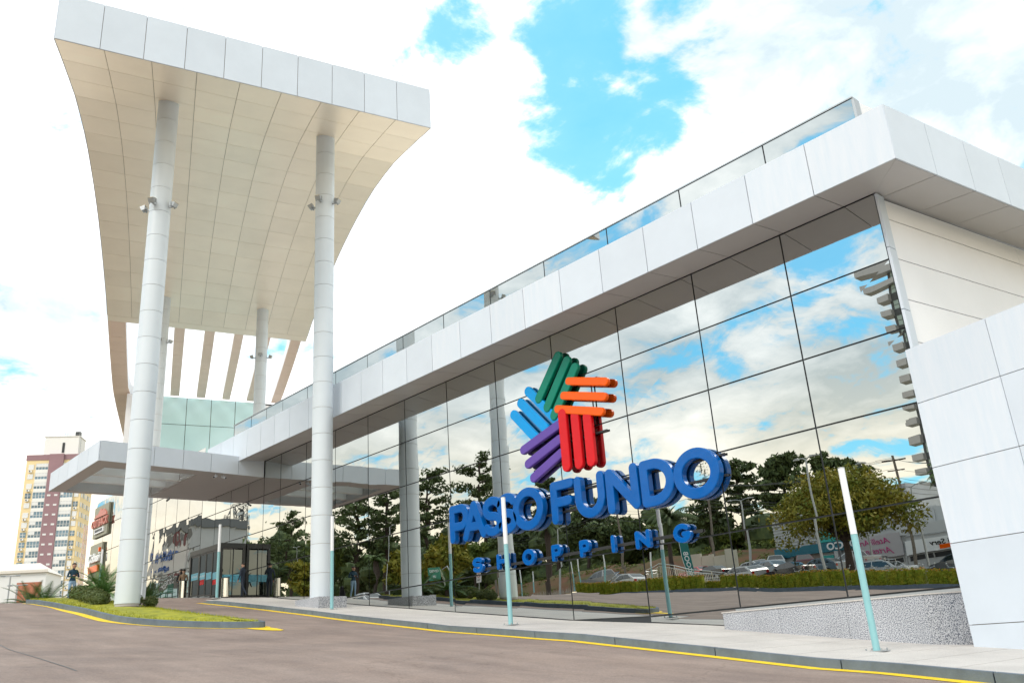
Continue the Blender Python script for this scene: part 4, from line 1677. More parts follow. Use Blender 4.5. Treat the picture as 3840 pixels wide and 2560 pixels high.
def limb_path(p, q, r, n=4, wob=.12):
    p, q = Vector(p), Vector(q)
    L_ = (q - p).length
    return [p.lerp(q, i / n) + (Vector((r.uniform(-1, 1), r.uniform(-1, 1), r.uniform(-.5, .5))) * L_ * wob * (0 if i in (0, n) else 1)) for i in range(n + 1)]


def tree(name, label, loc, h, kind, seed, width=None, leafm='leaf', group=None, cat='tree', lean=(0, 0), size=None, dens=1.0, bark='bark'):
    r = random.Random(seed)
    t = thing(name, label, cat, loc, 0, group)
    tk, lf = MB(), MB()
    w_ = width or h * .6
    cl = []
    if kind == 'pine':            # bare trunk, flat layered plates of foliage reaching up
        tr = [Vector((lean[0] * (i / 7) ** 1.5 + r.uniform(-.1, .1), lean[1] * (i / 7) + r.uniform(-.1, .1), h * .96 * i / 7)) for i in range(8)]
        tk.tube(tr, [h * .022 * (1 - .8 * i / 7) + .03 for i in range(8)], 7)
        nb = int(22 * dens)
        for i in range(nb):
            f = .36 + .60 * (i / (nb - 1))
            base = tr[min(6, int(f * 7))].lerp(tr[min(7, int(f * 7) + 1)], f * 7 % 1)
            a = i * 2.4 + r.uniform(-.4, .4)
            reach = w_ * .5 * (1.0 - abs(f - .62) * 1.3) * r.uniform(.55, 1.1)
            tip = base + Vector((math.cos(a) * reach, math.sin(a) * reach, reach * r.uniform(.05, .45)))
            pth = limb_path(base, tip, r, 3, .08)
            tk.tube(pth, [h * .006 + .02, h * .005 + .015, .03, .015], 4, cap=False)
            for q_, sc in ((1.0, 1.0), (.72, .8), (.45, .55)):
                c = base.lerp(tip, q_)
                rr = reach * .36 * sc + .35
                cl.append((c.x + r.uniform(-.2, .2), c.y + r.uniform(-.2, .2), c.z + .1, rr, rr, rr * .42))
        cl.append((tr[-1].x, tr[-1].y, tr[-1].z, w_ * .16, w_ * .16, w_ * .10))
        leaf_cloud(lf, cl, size or .30, int(62 * dens), seed + 1)
    elif kind == 'bare':
        tr = [Vector((r.uniform(-.06, .06), r.uniform(-.06, .06), h * i / 7)) for i in range(8)]
        tk.tube(tr, [h * .012 * (1 - .85 * i / 7) + .02 for i in range(8)], 6)
        for i in range(34):
            f = .28 + .70 * i / 34
            base = tr[0].lerp(Vector((0, 0, h)), f)
            a = i * 2.4
            reach = w_ * .5 * (1.15 - f) * r.uniform(.7, 1.1)
            tip = base + Vector((math.cos(a) * reach, math.sin(a) * reach, reach * .25))
            tk.tube(limb_path(base, tip, r, 3, .06), [.05, .035, .025, .012], 4, cap=False)
            cl.append((tip.x, tip.y, tip.z, .35, .35, .2))
            m_ = base.lerp(tip, .6)
            tk.tube([m_, m_ + Vector((r.uniform(-.6, .6), r.uniform(-.6, .6), .4))], [.02, .01], 3, cap=False)
        leaf_cloud(lf, cl, .12, int(12 * dens), seed + 1)
    elif kind == 'broad':
        fork = Vector((lean[0] * .5, lean[1] * .5, h * .33))
        tk.tube(limb_path((0, 0, 0), fork, r, 3, .05), [h * .045, h * .037, h * .033, h * .03], 8)
        for i in range(9):
            a = i * 2.4 + r.uniform(-.3, .3)
            e_ = Vector((lean[0] + math.cos(a) * w_ * .33 * r.uniform(.5, 1), lean[1] + math.sin(a) * w_ * .33 * r.uniform(.5, 1), h * r.uniform(.55, .85)))
            pth = limb_path(fork, e_, r, 4, .10)
            tk.tube(pth, [h * .022, h * .016, h * .012, h * .008, h * .004], 6, cap=False)
            for q_ in (2, 3, 4):
                for _ in range(3):
                    c = pth[q_] + Vector((r.uniform(-1, 1), r.uniform(-1, 1), r.uniform(-.3, .6))) * w_ * .12
                    rr = w_ * r.uniform(.09, .15)
                    cl.append((c.x, c.y, c.z, rr * 1.2, rr * 1.2, rr * .7))
        for i in range(int(26 * dens)):
            a = r.uniform(0, 2 * PI)
            q_ = math.sqrt(r.uniform(0, 1))
            zz = h * (.52 + .42 * math.sqrt(max(0, 1 - q_ * q_)) - .10 * q_) * r.uniform(.9, 1.02)
            rr = w_ * r.uniform(.08, .13)
            cl.append((lean[0] + math.cos(a) * w_ * .46 * q_, lean[1] + math.sin(a) * w_ * .46 * q_, zz, rr * 1.3, rr * 1.3, rr * .75))
        leaf_cloud(lf, cl, size or .26, int(58 * dens), seed + 1)
    elif kind == 'palm':
        tr = [Vector((r.uniform(-.04, .04), r.uniform(-.04, .04), h * i / 6)) for i in range(7)]
        tk.tube(tr, [h * .028 + .05] * 5 + [h * .035 + .05, h * .02], 9)
        top = tr[-1]
        for i in range(int(30 * dens)):
            a = i * 2.399
            el = r.uniform(-.1, 1.25)
            Lf = w_ * .5 * r.uniform(.85, 1.1)
            pts = []
            v = Vector((math.cos(a) * math.cos(el), math.sin(a) * math.cos(el), math.sin(el)))
            p = top.copy()
            for j in range(8):
                pts.append(p.copy())
                v.z -= .26
                v.normalize()
                p = p + v * Lf / 7
            side = Vector((-math.sin(a), math.cos(a), 0))
            for j in range(1, 8):
                for sgn in (-1, 1):
                    for m_ in range(3):
                        c = pts[j - 1].lerp(pts[j], m_ / 3)
                        ln = Lf * .26 * math.sin(PI * min(1, (j + m_ / 3) / 8) * .9 + .3)
                        tp = c + side * sgn * ln * .75 + Vector((0, 0, -ln * .75)) + (pts[j] - pts[j - 1]) * .5
                        lf.add([c, c + (pts[j] - pts[j - 1]) * .4, tp], [(0, 1, 2)])
    tk.build('trunk', bark, t)
    lf.build('crown', leafm, t)
    return t


def cycad(label, loc, rad, n=26, seed=1, group='cycads planted at the drive', rz=0):
    r = random.Random(seed)
    t = thing('cycad', label, 'cycad', loc, rz, group)
    k = MB()
    k.tube([(0, 0, -.1), (0, 0, .28)], [.2, .15], 9)
    k.build('stem', 'bark', t)
    for i in range(n):
        a = i * 2.399 + r.uniform(-.15, .15)
        el = .25 + 1.05 * (i / n) + r.uniform(-.1, .1)
        Lf = rad * r.uniform(.85, 1.1)
        k = MB()
        v = Vector((math.cos(a) * math.cos(el), math.sin(a) * math.cos(el), math.sin(el)))
        p = Vector((0, 0, .25))
        pts = []
        J = 11
        for j in range(J):
            pts.append(p.copy())
            v.z -= .085
            v.normalize()
            p = p + v * Lf / (J - 1)
        k.tube(pts[::2], [.018, .015, .012, .009, .006, .004][:len(pts[::2])], 4)
        side = Vector((-math.sin(a), math.cos(a), 0))
        for j in range(1, J):
            d = pts[j] - pts[j - 1]
            for m_ in range(3):
                c = pts[j - 1].lerp(pts[j], m_ / 3)
                f = (j - 1 + m_ / 3) / (J - 1)
                ln = Lf * .17 * math.sin(PI * (f * .85 + .13)) + .03
                for sgn in (-1, 1):
                    tp = c + side * sgn * ln * .9 + d * .75 + Vector((0, 0, ln * .28))
                    k.add([c, c + d * .26, tp], [(0, 1, 2)])
        k.build('frond', 'cycad', t)
    return t


def bush(name, label, clumps, leafm, size, per, seed, cat='shrub', group=None):
    k = MB()
    leaf_cloud(k, clumps, size, per, seed)
    for c in clumps:
        k.ball((c[0], c[1], c[2]), (c[3] * .72, c[4] * .72, c[5] * .72), nu=7, nv=5)
    return tag(k.build(name, leafm), label, cat, group)


zi = lambda x, y: RZ(x, y) + .2
cycad('arching green cycad just left of the island column', (-37.7, -8.65, zi(-37.7, -8.65) + .05), 1.45, 20, 3)
cycad('cycad behind the shrubs at the far end of the island, left of the nearest cycad', (-39.9, -8.3, zi(-39.9, -8.3)), 1.35, 22, 5)
bl = [(-40.4, -8.95, .72), (-39.4, -9.05, .75), (-38.4, -9.15, .78), (-37.4, -9.3, .72), (-36.4, -9.4, .7), (-35.5, -9.5, .62), (-34.7, -8.5, .5), (-33.7, -8.25, .45)]
for i, (x, y, rr) in enumerate(bl):
    where = ['leftmost low clipped shrub on the grass island', 'low clipped shrub second from the left on the grass island', 'low clipped shrub below the further cycad on the island', 'low rounded shrub in front of the nearest cycad',
             'low shrub at the foot of the nearest cycad', 'low shrub touching the left side of the island column', 'small shrub close behind the island column', 'small shrub showing right of the island column base'][i]
    bush('shrub', where, [(x, y, zi(x, y) + rr * .35, rr * .85, rr * .6, rr * .48)], 'shrub', .045, 900, 50 + i, group='clipped shrubs on the island')
p = far(205, 2252, 62)
cycad('left one of two distant cycads at the foot of the yellow tower', (p.x + 1.8, p.y - 1.1, p.z - .75), 2.2, 22, 8, 'cycads beside the drive crest')
p = far(205, 2252, 62)
p = far(112, 2262, 60)
cycad('right one of two distant cycads at the foot of the yellow tower', (p.x, p.y, p.z - .5), 2.2, 22, 9, 'cycads beside the drive crest')

# hedge across the drive (seen in the mirror glass): thirteen clipped blocks
hx = [(2160, 2385), (2395, 2510), (2520, 2640), (2650, 2700), (2705, 2765), (2770, 2842), (2850, 2985), (2995, 3085), (3095, 3190), (3200, 3262), (3268, 3330), (3338, 3480), (3488, 3640)]
for i, (pa, pb) in enumerate(hx):
    a, c = across(pa, 2200, 36.9), across(pb, 2200, 36.9)
    n_ = max(2, int(abs(c.x - a.x) / .55))
    low, top = [], []
    hh = 1.12 + .08 * (i % 3)
    if i in (3,):
        hh = .6
    for j in range(n_):
        x = a.x + (c.x - a.x) * (j + .5) / n_
        z = interp(x, HX, HZ) + .1
        low.append((x, -36.95, z + hh * .42, .42, .33, hh * .46))
    lc_ = [tuple(v) for v in low]
    nm = ['the end block left of the silver railings', 'the block behind the railing corner', 'the block in the middle of the railings', 'the lowest block by the railings', 'the narrow block at the railing end', 'the short block under the white hatchback', 'the long block in front of the dark saloon',
          'the block in front of the maroon car', 'the block left of the big tree trunk', 'the block under the silver pickup', 'the block just left of the white estate car', 'the long block in front of the white estate car', 'the rightmost block at the end of the mirror glass'][i]
    t = thing('hedge', 'orange tipped hedge in the mirror, ' + nm, 'hedge', group='clipped hedge along the far kerb')
    k = MB()
    for v in lc_:
        for _ in range(300):
            p = Vector((v[0] + rnd.uniform(-.36, .36), v[1] + rnd.choice((-1, 1, 1, 1)) * rnd.uniform(.18, .34), v[2] + rnd.uniform(-.9, 1.0) * v[5]))
            a_ = Vector((rnd.gauss(0, 1), rnd.gauss(0, 1), rnd.gauss(0, 1))).normalized()
            b_ = a_.orthogonal().normalized()
            s_ = rnd.uniform(.04, .085)
            k.add([p - a_ * s_, p - b_ * s_ * .5, p + a_ * s_, p + b_ * s_ * .5], [(0, 1, 2, 3)])
    for v in lc_:
        k.box(v[0] - .276, v[0] + .276, v[1] - .2 - .02 * (int(v[0] * 7) % 3), v[1] + .2, v[2] - v[5] * .85, v[2] + v[5] * (.74 + .03 * (int(v[0] * 5) % 3)))
    k.build('foliage', 'hedge', t)
    k = MB()
    leaf_cloud(k, [(v[0], v[1], v[2] + v[5] * .85, .40, .32, .10) for v in lc_], .055, 60, 400 + i)
    k.build('new_growth', 'hedge_top', t)

# trees reflected in the glass: (px centre, py base, py top, distance, width px, kind, leaf, label)
TR = [
    (1090, 2190, 1925, 74, 230, 'pine', 'leaf_dark', 'dark layered conifer reflected just right of the smoking man'),
    (1225, 2190, 1985, 68, 170, 'broad', 'leaf_olive', 'round olive tree reflected behind the column with the plinth'),
    (1335, 2190, 1865, 72, 240, 'pine', 'leaf_dark', 'broad layered conifer reflected left of the tallest one'),
    (1445, 2190, 1800, 76, 230, 'pine', 'leaf_dark', 'tall dense conifer reflected below the end of the low canopy'),
    (1590, 2180, 1745, 78, 250, 'pine', 'leaf_dark', 'tallest conifer reflected with branches right of the plinth column'),
    (1800, 2170, 1705, 84, 240, 'pine', 'leaf_dark', 'flat topped conifer reflected behind the island column above the first letters'),
    (1410, 2210, 2060, 52, 105, 'palm', 'leaf', 'small palm reflected beside the man with the phone'),
    (1510, 2215, 2040, 55, 160, 'broad', 'leaf_gold', 'golden olive tree reflected left of the plinth column'),
    (1660, 2200, 2000, 62, 210, 'broad', 'leaf_gold', 'golden olive tree reflected between the two columns'),
    (1150, 2215, 2085, 56, 150, 'broad', 'leaf_gold', 'low rusty tree reflected beside the smoking man'),
    (1770, 2180, 2030, 78, 180, 'broad', 'leaf_olive', 'round tree reflected behind the small letters S and H'),
    (1920, 2170, 1960, 82, 220, 'broad', 'leaf_dark', 'dark tree reflected behind the second letter S'),
    (2060, 2170, 1800, 80, 190, 'pine', 'leaf_dark', 'conifer reflected between the two words of the sign'),
    (2190, 2160, 1900, 78, 190, 'pine', 'leaf_dark', 'conifer reflected below the letter U'),
    (2320, 2150, 1930, 80, 200, 'broad', 'leaf_dark', 'dark tree reflected behind the letters N and D'),
    (2420, 2150, 1985, 84, 190, 'broad', 'leaf_olive', 'tree reflected between the small letters I and N'),
    (2045, 2200, 1925, 58, 150, 'palm', 'leaf_dark', 'tall palm reflected between the letters O and F'),
    (2500, 2170, 1905, 56, 215, 'palm', 'leaf_dark', 'tall feather palm reflected below the letter D'),
    (2622, 2150, 1720, 78, 120, 'bare', 'leaf_dark', 'thin bare conifer reflected through the last letter O'),
    (2640, 2150, 1850, 80, 150, 'pine', 'leaf_dark', 'sparse conifer reflected below the last letter O'),
    (2755, 2150, 1718, 80, 165, 'pine', 'leaf_dark', 'slender open conifer reflected right of the last letter O'),
    (2575, 2150, 1985, 86, 210, 'broad', 'leaf_olive', 'round tree reflected behind the small letter G'),
    (2760, 2130, 1985, 84, 170, 'broad', 'leaf_olive', 'round tree reflected under the slender conifer'),
    (2880, 2130, 2005, 88, 130, 'broad', 'leaf_olive', 'small round tree reflected left of the shop building'),
    (2912, 2140, 1712, 80, 205, 'pine', 'leaf_dark', 'big spreading conifer reflected left of the street lamp'),
    (3070, 2140, 1688, 84, 190, 'broad', 'leaf_dark', 'dark round crown rising behind the golden tree'),
    (3190, 2140, 1725, 84, 150, 'pine', 'leaf_dark', 'conifer crown showing behind the golden tree at its right'),
    (3400, 2120, 1835, 74, 170, 'broad', 'leaf_dark', 'dark tree reflected above the shop with the pink banner'),
    (3540, 2150, 1712, 50, 190, 'palm', 'leaf', 'drooping palm reflected at the right end of the mirror glass'),
]
for i, (px, pb, pt_, d, wpx, kind, lm, lab) in enumerate(TR):
    B = across(px, pb, d)
    T = across(px, pt_, d)
    zb = LZ(B.x, -d) + (3.4 if (B.x < -60 and d > 66) else 0) - .2
    dep = (Vector((B.x, d, B.z)) - CAM).dot(fw)
    w_ = wpx * dep / FPX
    h = (T.z - zb)
    if kind == 'palm':
        h *= .86
    nm = {'pine': 'conifer', 'bare': 'bare_conifer', 'broad': 'broadleaf_tree', 'palm': 'palm_tree'}[kind]
    tree(nm, lab, (T.x, -d, zb), h, kind, 700 + i * 3, w_, lm, 'trees across the drive', dens=.75 if wpx < 170 else 1, size=.42 if kind == 'pine' else .42)
# the big golden tree in front of the shops
B, T = across(3165, 2160, 45), across(3150, 1752, 45)
tree('broadleaf_tree', 'large spreading golden green tree in front of the shops, reflected at the right', (B.x + .6, -45, LZ(B.x, -45) - .1), T.z - LZ(B.x, -45) + .2, 'broad', 991, 11.0, 'leaf_gold', 'trees across the drive', lean=(.1, 0), size=.19, dens=2.6)
# undergrowth wood that closes the view behind
k = MB()
r = random.Random(5)
cl = []
for i in range(330):
    px = r.uniform(820, 2900)
    d = r.uniform(80, 100)
    lo_ = 2240 - (px - 1000) * .055
    p = across(px, lo_ - r.uniform(0, 1) ** 1.3 * (170 + 40 * math.sin(px * .013) + 30 * math.sin(px * .031)), d)
    cl.append((p.x, p.y, p.z, r.uniform(3, 5.5), r.uniform(2, 3.5), r.uniform(1.8, 3.2)))
leaf_cloud(k, cl, .6, 110, 77)
for c in cl:
    k.ball(c[:3], (c[3] * .8, c[4] * .8, c[5] * .8), nu=8, nv=5)
tag(k.build('woodland', 'leaf_dark'), kind='stuff')
k = MB()
cl = []
for i in range(120):
    x = r.uniform(-150, -54)
    y = r.uniform(-69, -62.5)
    cl.append((x, y, LZ(x, -62) + (abs(y) - 61.5) * .50 + r.uniform(0, .3), r.uniform(.6, 1.3), .6, r.uniform(.25, .6)))
leaf_cloud(k, cl, .16, 70, 78)
tag(k.build('bank_plants', 'leaf_olive'), kind='stuff')
k = MB()
r = random.Random(6)
for i in range(3500):
    x = r.uniform(-110, -38)
    y = r.uniform(-61, -57) if x < -60 else r.uniform(-61, -59)
    z = LZ(x, y)
    h = r.uniform(.3, .9)
    k.add([(x - .02, y, z), (x + .03, y, z), (x + r.uniform(-.15, .15), y, z + h)], [(0, 1, 2)])
tag(k.build('dry_grass', mat('dry_grass', (.42, .36, .30), .9)), kind='stuff')


# ------------------------------------------------------------------ street furniture across the drive
def street_lamp(px, pb, pt_, d, label, arm=1.0, double=False):
    B, T = across(px[0], pb, d), across(px[1], pt_, d)
    z0 = LZ(B.x, -d) if d > 36 else interp(B.x, HX, HZ)
    h = T.z - z0
    t = thing('street_lamp', label, 'street lamp', (B.x, -d, z0), 0, 'street lamps across the drive')
    k = MB()
    k.tube([(0, 0, 0), (0, 0, h * .5), (0, 0, h)], [.11, .085, .06], 10)
    k.build('post', 'galv', t, smooth=True)
    for sgn in ((-1, 1) if double else (1,)):
        k = MB()
        k.tube([(0, 0, h - .05), (sgn * arm * .5, 0, h + .1), (sgn * arm, 0, h + .12)], .04, 6)
        k.build('arm', 'galv', t)
        k = MB()
        x0_ = sgn * arm
        k.hexa([(x0_ - .1, -.14, h + .06), (x0_ + .45 * sgn, -.12, h + .08), (x0_ + .45 * sgn, .12, h + .08), (x0_ - .1, .14, h + .06)], [(x0_ - .1, -.14, h + .2), (x0_ + .45 * sgn, -.12, h + .15), (x0_ + .45 * sgn, .12, h + .15), (x0_ - .1, .14, h + .2)])
        k.build('lamp_head', 'galv', t)
    return t


street_lamp((3110, 3018), 2197, 1722, 37.6, 'tall double headed street lamp reflected in front of the golden tree', .5, True)
street_lamp((3290, 3190), 2160, 1755, 52, 'tall street lamp reflected right of the nearest light pole', .6)
street_lamp((3490, 3398), 2150, 1835, 52, 'street lamp reflected in front of the pink banner shop', .9, True)
street_lamp((2826, 2796), 2165, 1870, 52, 'slender street lamp reflected above the white hatchback', .9, True)
street_lamp((1460, 1437), 2210, 1980, 48, 'street lamp reflected just left of the plinth column')
street_lamp((1115, 1118), 2230, 2060, 60, 'street lamp reflected left of the column with the plinth', 1.0, True)
street_lamp((2105, 2070), 2205, 1990, 46, 'street lamp reflected between the small letters O and P')
for i, (px, d, hh, lab) in enumerate(((2274, 37.0, 3.5, 'light pole reflected below the second small letter P'), (2180, 41, 3.3, 'light pole reflected below the letter F'), (2150, 46, 3.2, 'leaning light pole reflected below the first small letter P'),
                                      (1957, 44, 3.4, 'light pole reflected right of the island column below the letter H'), (2452, 38.6, 3.3, 'light pole reflected beside the railing corner'), (1672, 40, 3.6, 'light pole reflected behind the small letter S'),
                                      (2005, 50, 3.4, 'light pole reflected behind the first small letter O'))):
    B = across(px, 2200, d)
    light_pole(B.x, -d, LZ(B.x, -d), hh, lab, 'light poles across the drive')

# utility poles with wires
k_w = []
for i, (px, d, top) in enumerate(((1870, 62, 11), (2345, 60, 11.5), (2690, 58, 10.5), (3450, 57, 10), (3900, 57, 10))):
    B = across(px, 2180, d)
    z0 = LZ(B.x, -d)
    if i < 4:
        t = thing('utility_pole', ['concrete utility pole reflected between the letters of the first word', 'utility pole reflected beside the small letter I', 'utility pole reflected left of the parked white hatchback', 'utility pole reflected in front of the pink banner shop'][i], 'utility pole', (B.x, -d, z0), 0, 'utility poles across the drive')
        k = MB()
        k.tube([(0, 0, 0), (0, 0, top)], [.17, .11], 8)
        k.build('post', 'bark_pale', t)
        k = MB()
        k.box(-1.1, 1.1, -.06, .06, top - .5, top - .38)
        k.box(-.8, .8, -.06, .06, top - 1.5, top - 1.4)
        k.build('crossarm', 'bark', t)
    k_w.append((B.x, -d, z0 + top))
k = MB()
for (a, c) in zip(k_w[:-1], k_w[1:]):
    for dz, dy in ((-.3, -.5), (-.3, 0), (-.3, .5), (-1.3, .3), (-2.2, 0), (-2.5, 0.1), (-2.9, 0), (-3.3, .1)):
        P0, P1 = Vector((a[0], a[1] + dy, a[2] + dz)), Vector((c[0], c[1] + dy, c[2] + dz))
        k.tube([P0.lerp(P1, j / 8) - Vector((0, 0, .9 * (1 - (j / 4 - 1) ** 2))) for j in range(9)], .018, 3, cap=False)
tag(k.build('power_lines', 'black'), 'bundle of black power lines strung between the utility poles across the drive', 'power lines')

# silver ramp railing in front of the lot
p0, p1 = across(2430, 2205, 37.9), across(2480, 2205, 39.2)
rl = thing('ramp_railing', 'silver tubular railing round the ramp, reflected left of the hedge', 'railing')


def railing(pts, h, name_='rail_panel'):
    for (a, c) in zip(pts[:-1], pts[1:]):
        a, c = Vector(a), Vector(c)
        k = MB()
        for dz in (h, h * .82, .12):
            k.tube([a + Vector((0, 0, dz)), c + Vector((0, 0, dz))], .032 if dz == h else .022, 6)
        n_ = max(2, int((c - a).length / .16))
        for j in range(n_ + 1):
            p = a.lerp(c, j / n_)
            k.tube([p + Vector((0, 0, .12)), p + Vector((0, 0, h * .82))], .011, 4)
        for p in (a, c):
            k.tube([p, p + Vector((0, 0, h))], .032, 6)
        k.build(name_, 'steel', rl)


xA, xB, xC = across(2432, 2200, 38).x, across(2500, 2200, 38).x, across(2690, 2200, 38).x
zz = lambda x: interp(x, HX, HZ) + .12
railing([(xA, -37.5, zz(xA) + .35), (xB, -37.5, zz(xB) + .9), (across(2590, 2200, 38).x, -37.5, zz(xB) + .35), (xC, -37.5, zz(xC) + .1)], 1.25)
railing([(xA, -37.5, zz(xA) + .35), (xA, -39.5, zz(xA) + .5)], 1.25)
railing([(xB, -39.5, zz(xB) + .9), (xC, -39.5, zz(xC) + .1)], 1.1)
railing([(across(2640, 2200, 38).x, -38.2, zz(xC)), (across(2760, 2200, 38).x, -38.2, zz(xC) - .2)], .9)


# ------------------------------------------------------------------ cars
M['tyre'] = mat('tyre', (.015, .015, .015), .8)
M['carglass'] = mat('car_glass', (.02, .03, .035), .05, spec=.9)
M['taillight'] = mat('tail_light', (.45, .01, .01), .2)
M['headlight'] = mat('head_light', (.7, .72, .75), .15)
PAINT = {n: mat('paint_' + n, c, .22, coat=.8) for n, c in dict(white=(.50, .51, .52), black=(.015, .016, .02), grey=(.10, .12, .14), silver=(.45, .47, .49), maroon=(.12, .01, .02), blue=(.03, .07, .13), red=(.55, .01, .02), bluegrey=(.12, .20, .27)).items()}
PROF = {
    'hatch': dict(L=3.9, H=1.5, hood=.93, belt=.95, pts=[(-1.95, .45), (-1.93, .80), (-1.75, .92), (-1.05, 1.0), (-.35, 1.42), (.2, 1.5), (1.1, 1.46), (1.75, 1.1), (1.93, .95), (1.95, .45)]),
    'sedan': dict(L=4.4, H=1.46, pts=[(-2.2, .45), (-2.18, .75), (-2.0, .88), (-1.15, .98), (-.45, 1.38), (.1, 1.46), (.75, 1.42), (1.45, 1.05), (2.1, 1.0), (2.2, .9), (2.2, .45)]),
    'estate': dict(L=4.15, H=1.48, pts=[(-2.07, .45), (-2.05, .78), (-1.9, .88), (-1.1, .95), (-.55, 1.40), (0, 1.47), (1.5, 1.45), (1.98, 1.0), (2.07, .9), (2.07, .45)]),
    'suv': dict(L=4.4, H=1.7, pts=[(-2.2, .5), (-2.18, .95), (-1.9, 1.08), (-1.2, 1.13), (-.6, 1.6), (0, 1.7), (1.5, 1.66), (2.1, 1.15), (2.2, 1.0), (2.2, .5)]),
    'pickup': dict(L=5.2, H=1.8, pts=[(-2.6, .55), (-2.58, 1.0), (-2.3, 1.12), (-1.35, 1.18), (-.7, 1.68), (-.2, 1.8), (.65, 1.78), (1.0, 1.22), (2.55, 1.2), (2.6, 1.1), (2.6, .55)]),
}


def car(kind, paint, label, loc, rz, group='cars parked across the drive', rack=False):
    P = PROF[kind]
    t = thing('parked_car', label, 'car', loc, rz, group)
    pts = P['pts']
    W_ = .86
    lo_z = .28
    zbelt = pts[3][1] - .02

    def hw(z):
        return W_ if z <= zbelt else W_ - (z - zbelt) * .42
    k = MB()
    vs = []
    ring = [(pts[0][0] + .05, lo_z)] + pts + [(pts[-1][0] - .05, lo_z)]
    n_ = len(ring)
    for sgn in (-1, 1):
        for (x, z) in ring:
            vs.append((x, sgn * hw(z), z))
    fs = []
    for i in range(n_):
        j = (i + 1) % n_
        fs.append((i, j, n_ + j, n_ + i))
    fs.append(tuple(range(n_))[::-1])
    fs.append(tuple(range(n_, 2 * n_)))
    k.add(vs, fs)
    body = k.build('body', PAINT[paint], t)
    # glazing just proud of the cabin
    cab = [p for p in pts if p[1] >= zbelt - .0]
    fx0, fz0 = pts[3]
    fx1, fz1 = pts[4]
    fx2, fz2 = pts[5]
    rx1, rz1 = pts[6]
    rx2, rz2 = pts[7]

    def lerp2(a, c, f):
        return (a[0] + (c[0] - a[0]) * f, a[1] + (c[1] - a[1]) * f)
    for sgn in (-1, 1):
        m0, m1 = (fx0 + .22, zbelt + .04), (fx1 + .10, fz1 - .06)
        mid = (fx1 + rx1) / 2 + .05
        e1, e0 = (rx1 - .06, rz1 - .07), (rx2 - .18, zbelt + .05)
        tz = min(fz1, rz1) - .05
        for q in ([m0, m1, (mid - .04, tz + .02), (mid - .04, zbelt + .05)], [(mid + .04, zbelt + .05), (mid + .04, tz + .02), e1, e0]):
            k = MB()
            a = [(x, sgn * (hw(z) + .004), z) for x, z in q]
            c = [(x, sgn * (hw(z) - .02), z) for x, z in q]
            k.hexa(a, c)
            k.build('side_window', 'carglass', t)
    for (a, c, nm) in ((lerp2(pts[3], pts[4], .08), lerp2(pts[3], pts[4], .94), 'windscreen'), (lerp2(pts[7], pts[6], .10), lerp2(pts[7], pts[6], .90), 'rear_window')):
        k = MB()
        d_ = Vector((c[0] - a[0], 0, c[1] - a[1])).normalized()
        nn = Vector((-d_.z, 0, d_.x))
        if nn.z < 0:
            nn = -nn
        nn *= .006
        q = [(a[0] + nn.x, -hw(a[1]) + .10, a[1] + nn.z), (a[0] + nn.x, hw(a[1]) - .10, a[1] + nn.z), (c[0] + nn.x, hw(c[1]) - .10, c[1] + nn.z), (c[0] + nn.x, -hw(c[1]) + .10, c[1] + nn.z)]
        k.hexa(q, [(x - nn.x * 4, y, z - nn.z * 4) for x, y, z in q])
        k.build(nm, 'carglass', t)
    xw = P['L'] / 2 - .82
    for x in (-xw, xw):
        for sgn in (-1, 1):
            k = MB()
            k.tube([(x, sgn * (W_ - .20), .31), (x, sgn * (W_ + .015), .31)], .31, 18)
            wh = k.build('wheel', 'tyre', t)
            k = MB()
            k.tube([(x, sgn * (W_ + .016), .31), (x, sgn * (W_ + .03), .31)], .19, 12)
            k.build('rim', 'steel', wh)
    for sgn in (-1, 1):
        k = MB()
        k.box(-P['L'] / 2 - .01, -P['L'] / 2 + .12, sgn * .58 - .17, sgn * .58 + .17, .66, .80)
        k.build('headlight', 'headlight', t)
        k = MB()
        k.box(P['L'] / 2 - .1, P['L'] / 2 + .012, sgn * .68 - .12, sgn * .68 + .12, .72, .92)
        k.build('tail_light', 'taillight', t)
        k = MB()
        k.box(fx0 + .38, fx0 + .52, sgn * (W_ + .09) - .08, sgn * (W_ + .09) + .08, zbelt + .02, zbelt + .15)
        k.build('wing_mirror', PAINT[paint], t)
    for x0_, x1_, nm in ((-P['L'] / 2 - .035, -P['L'] / 2 + .1, 'front_bumper'), (P['L'] / 2 - .1, P['L'] / 2 + .035, 'rear_bumper')):
        k = MB()
        k.box(x0_, x1_, -W_ + .03, W_ - .03, .30, .55)
        k.build(nm, PAINT[paint] if kind != 'pickup' else 'darkgrey', t)
    if rack:
        k = MB()
        zt_ = P['H']
        for sgn in (-1, 1):
            k.tube([(-.45, sgn * .55, zt_ + .10), (1.3, sgn * .55, zt_ + .10)], .02, 6)
        for x in (-.4, .45, 1.25):
            k.tube([(x, -.58, zt_ + .08), (x, .58, zt_ + .08)], .022, 6)
            for sgn in (-1, 1):
                k.tube([(x, sgn * .55, zt_ - .03), (x, sgn * .55, zt_ + .1)], .018, 5)
        k.build('roof_rack', 'steel', t)
    return t


def put_car(kind, paint, px, d, rz, label, **kw):
    B = across(px, 2190, d)
    return car(kind, paint, label, (B.x, -d, LZ(B.x, -d)), rz, **kw)


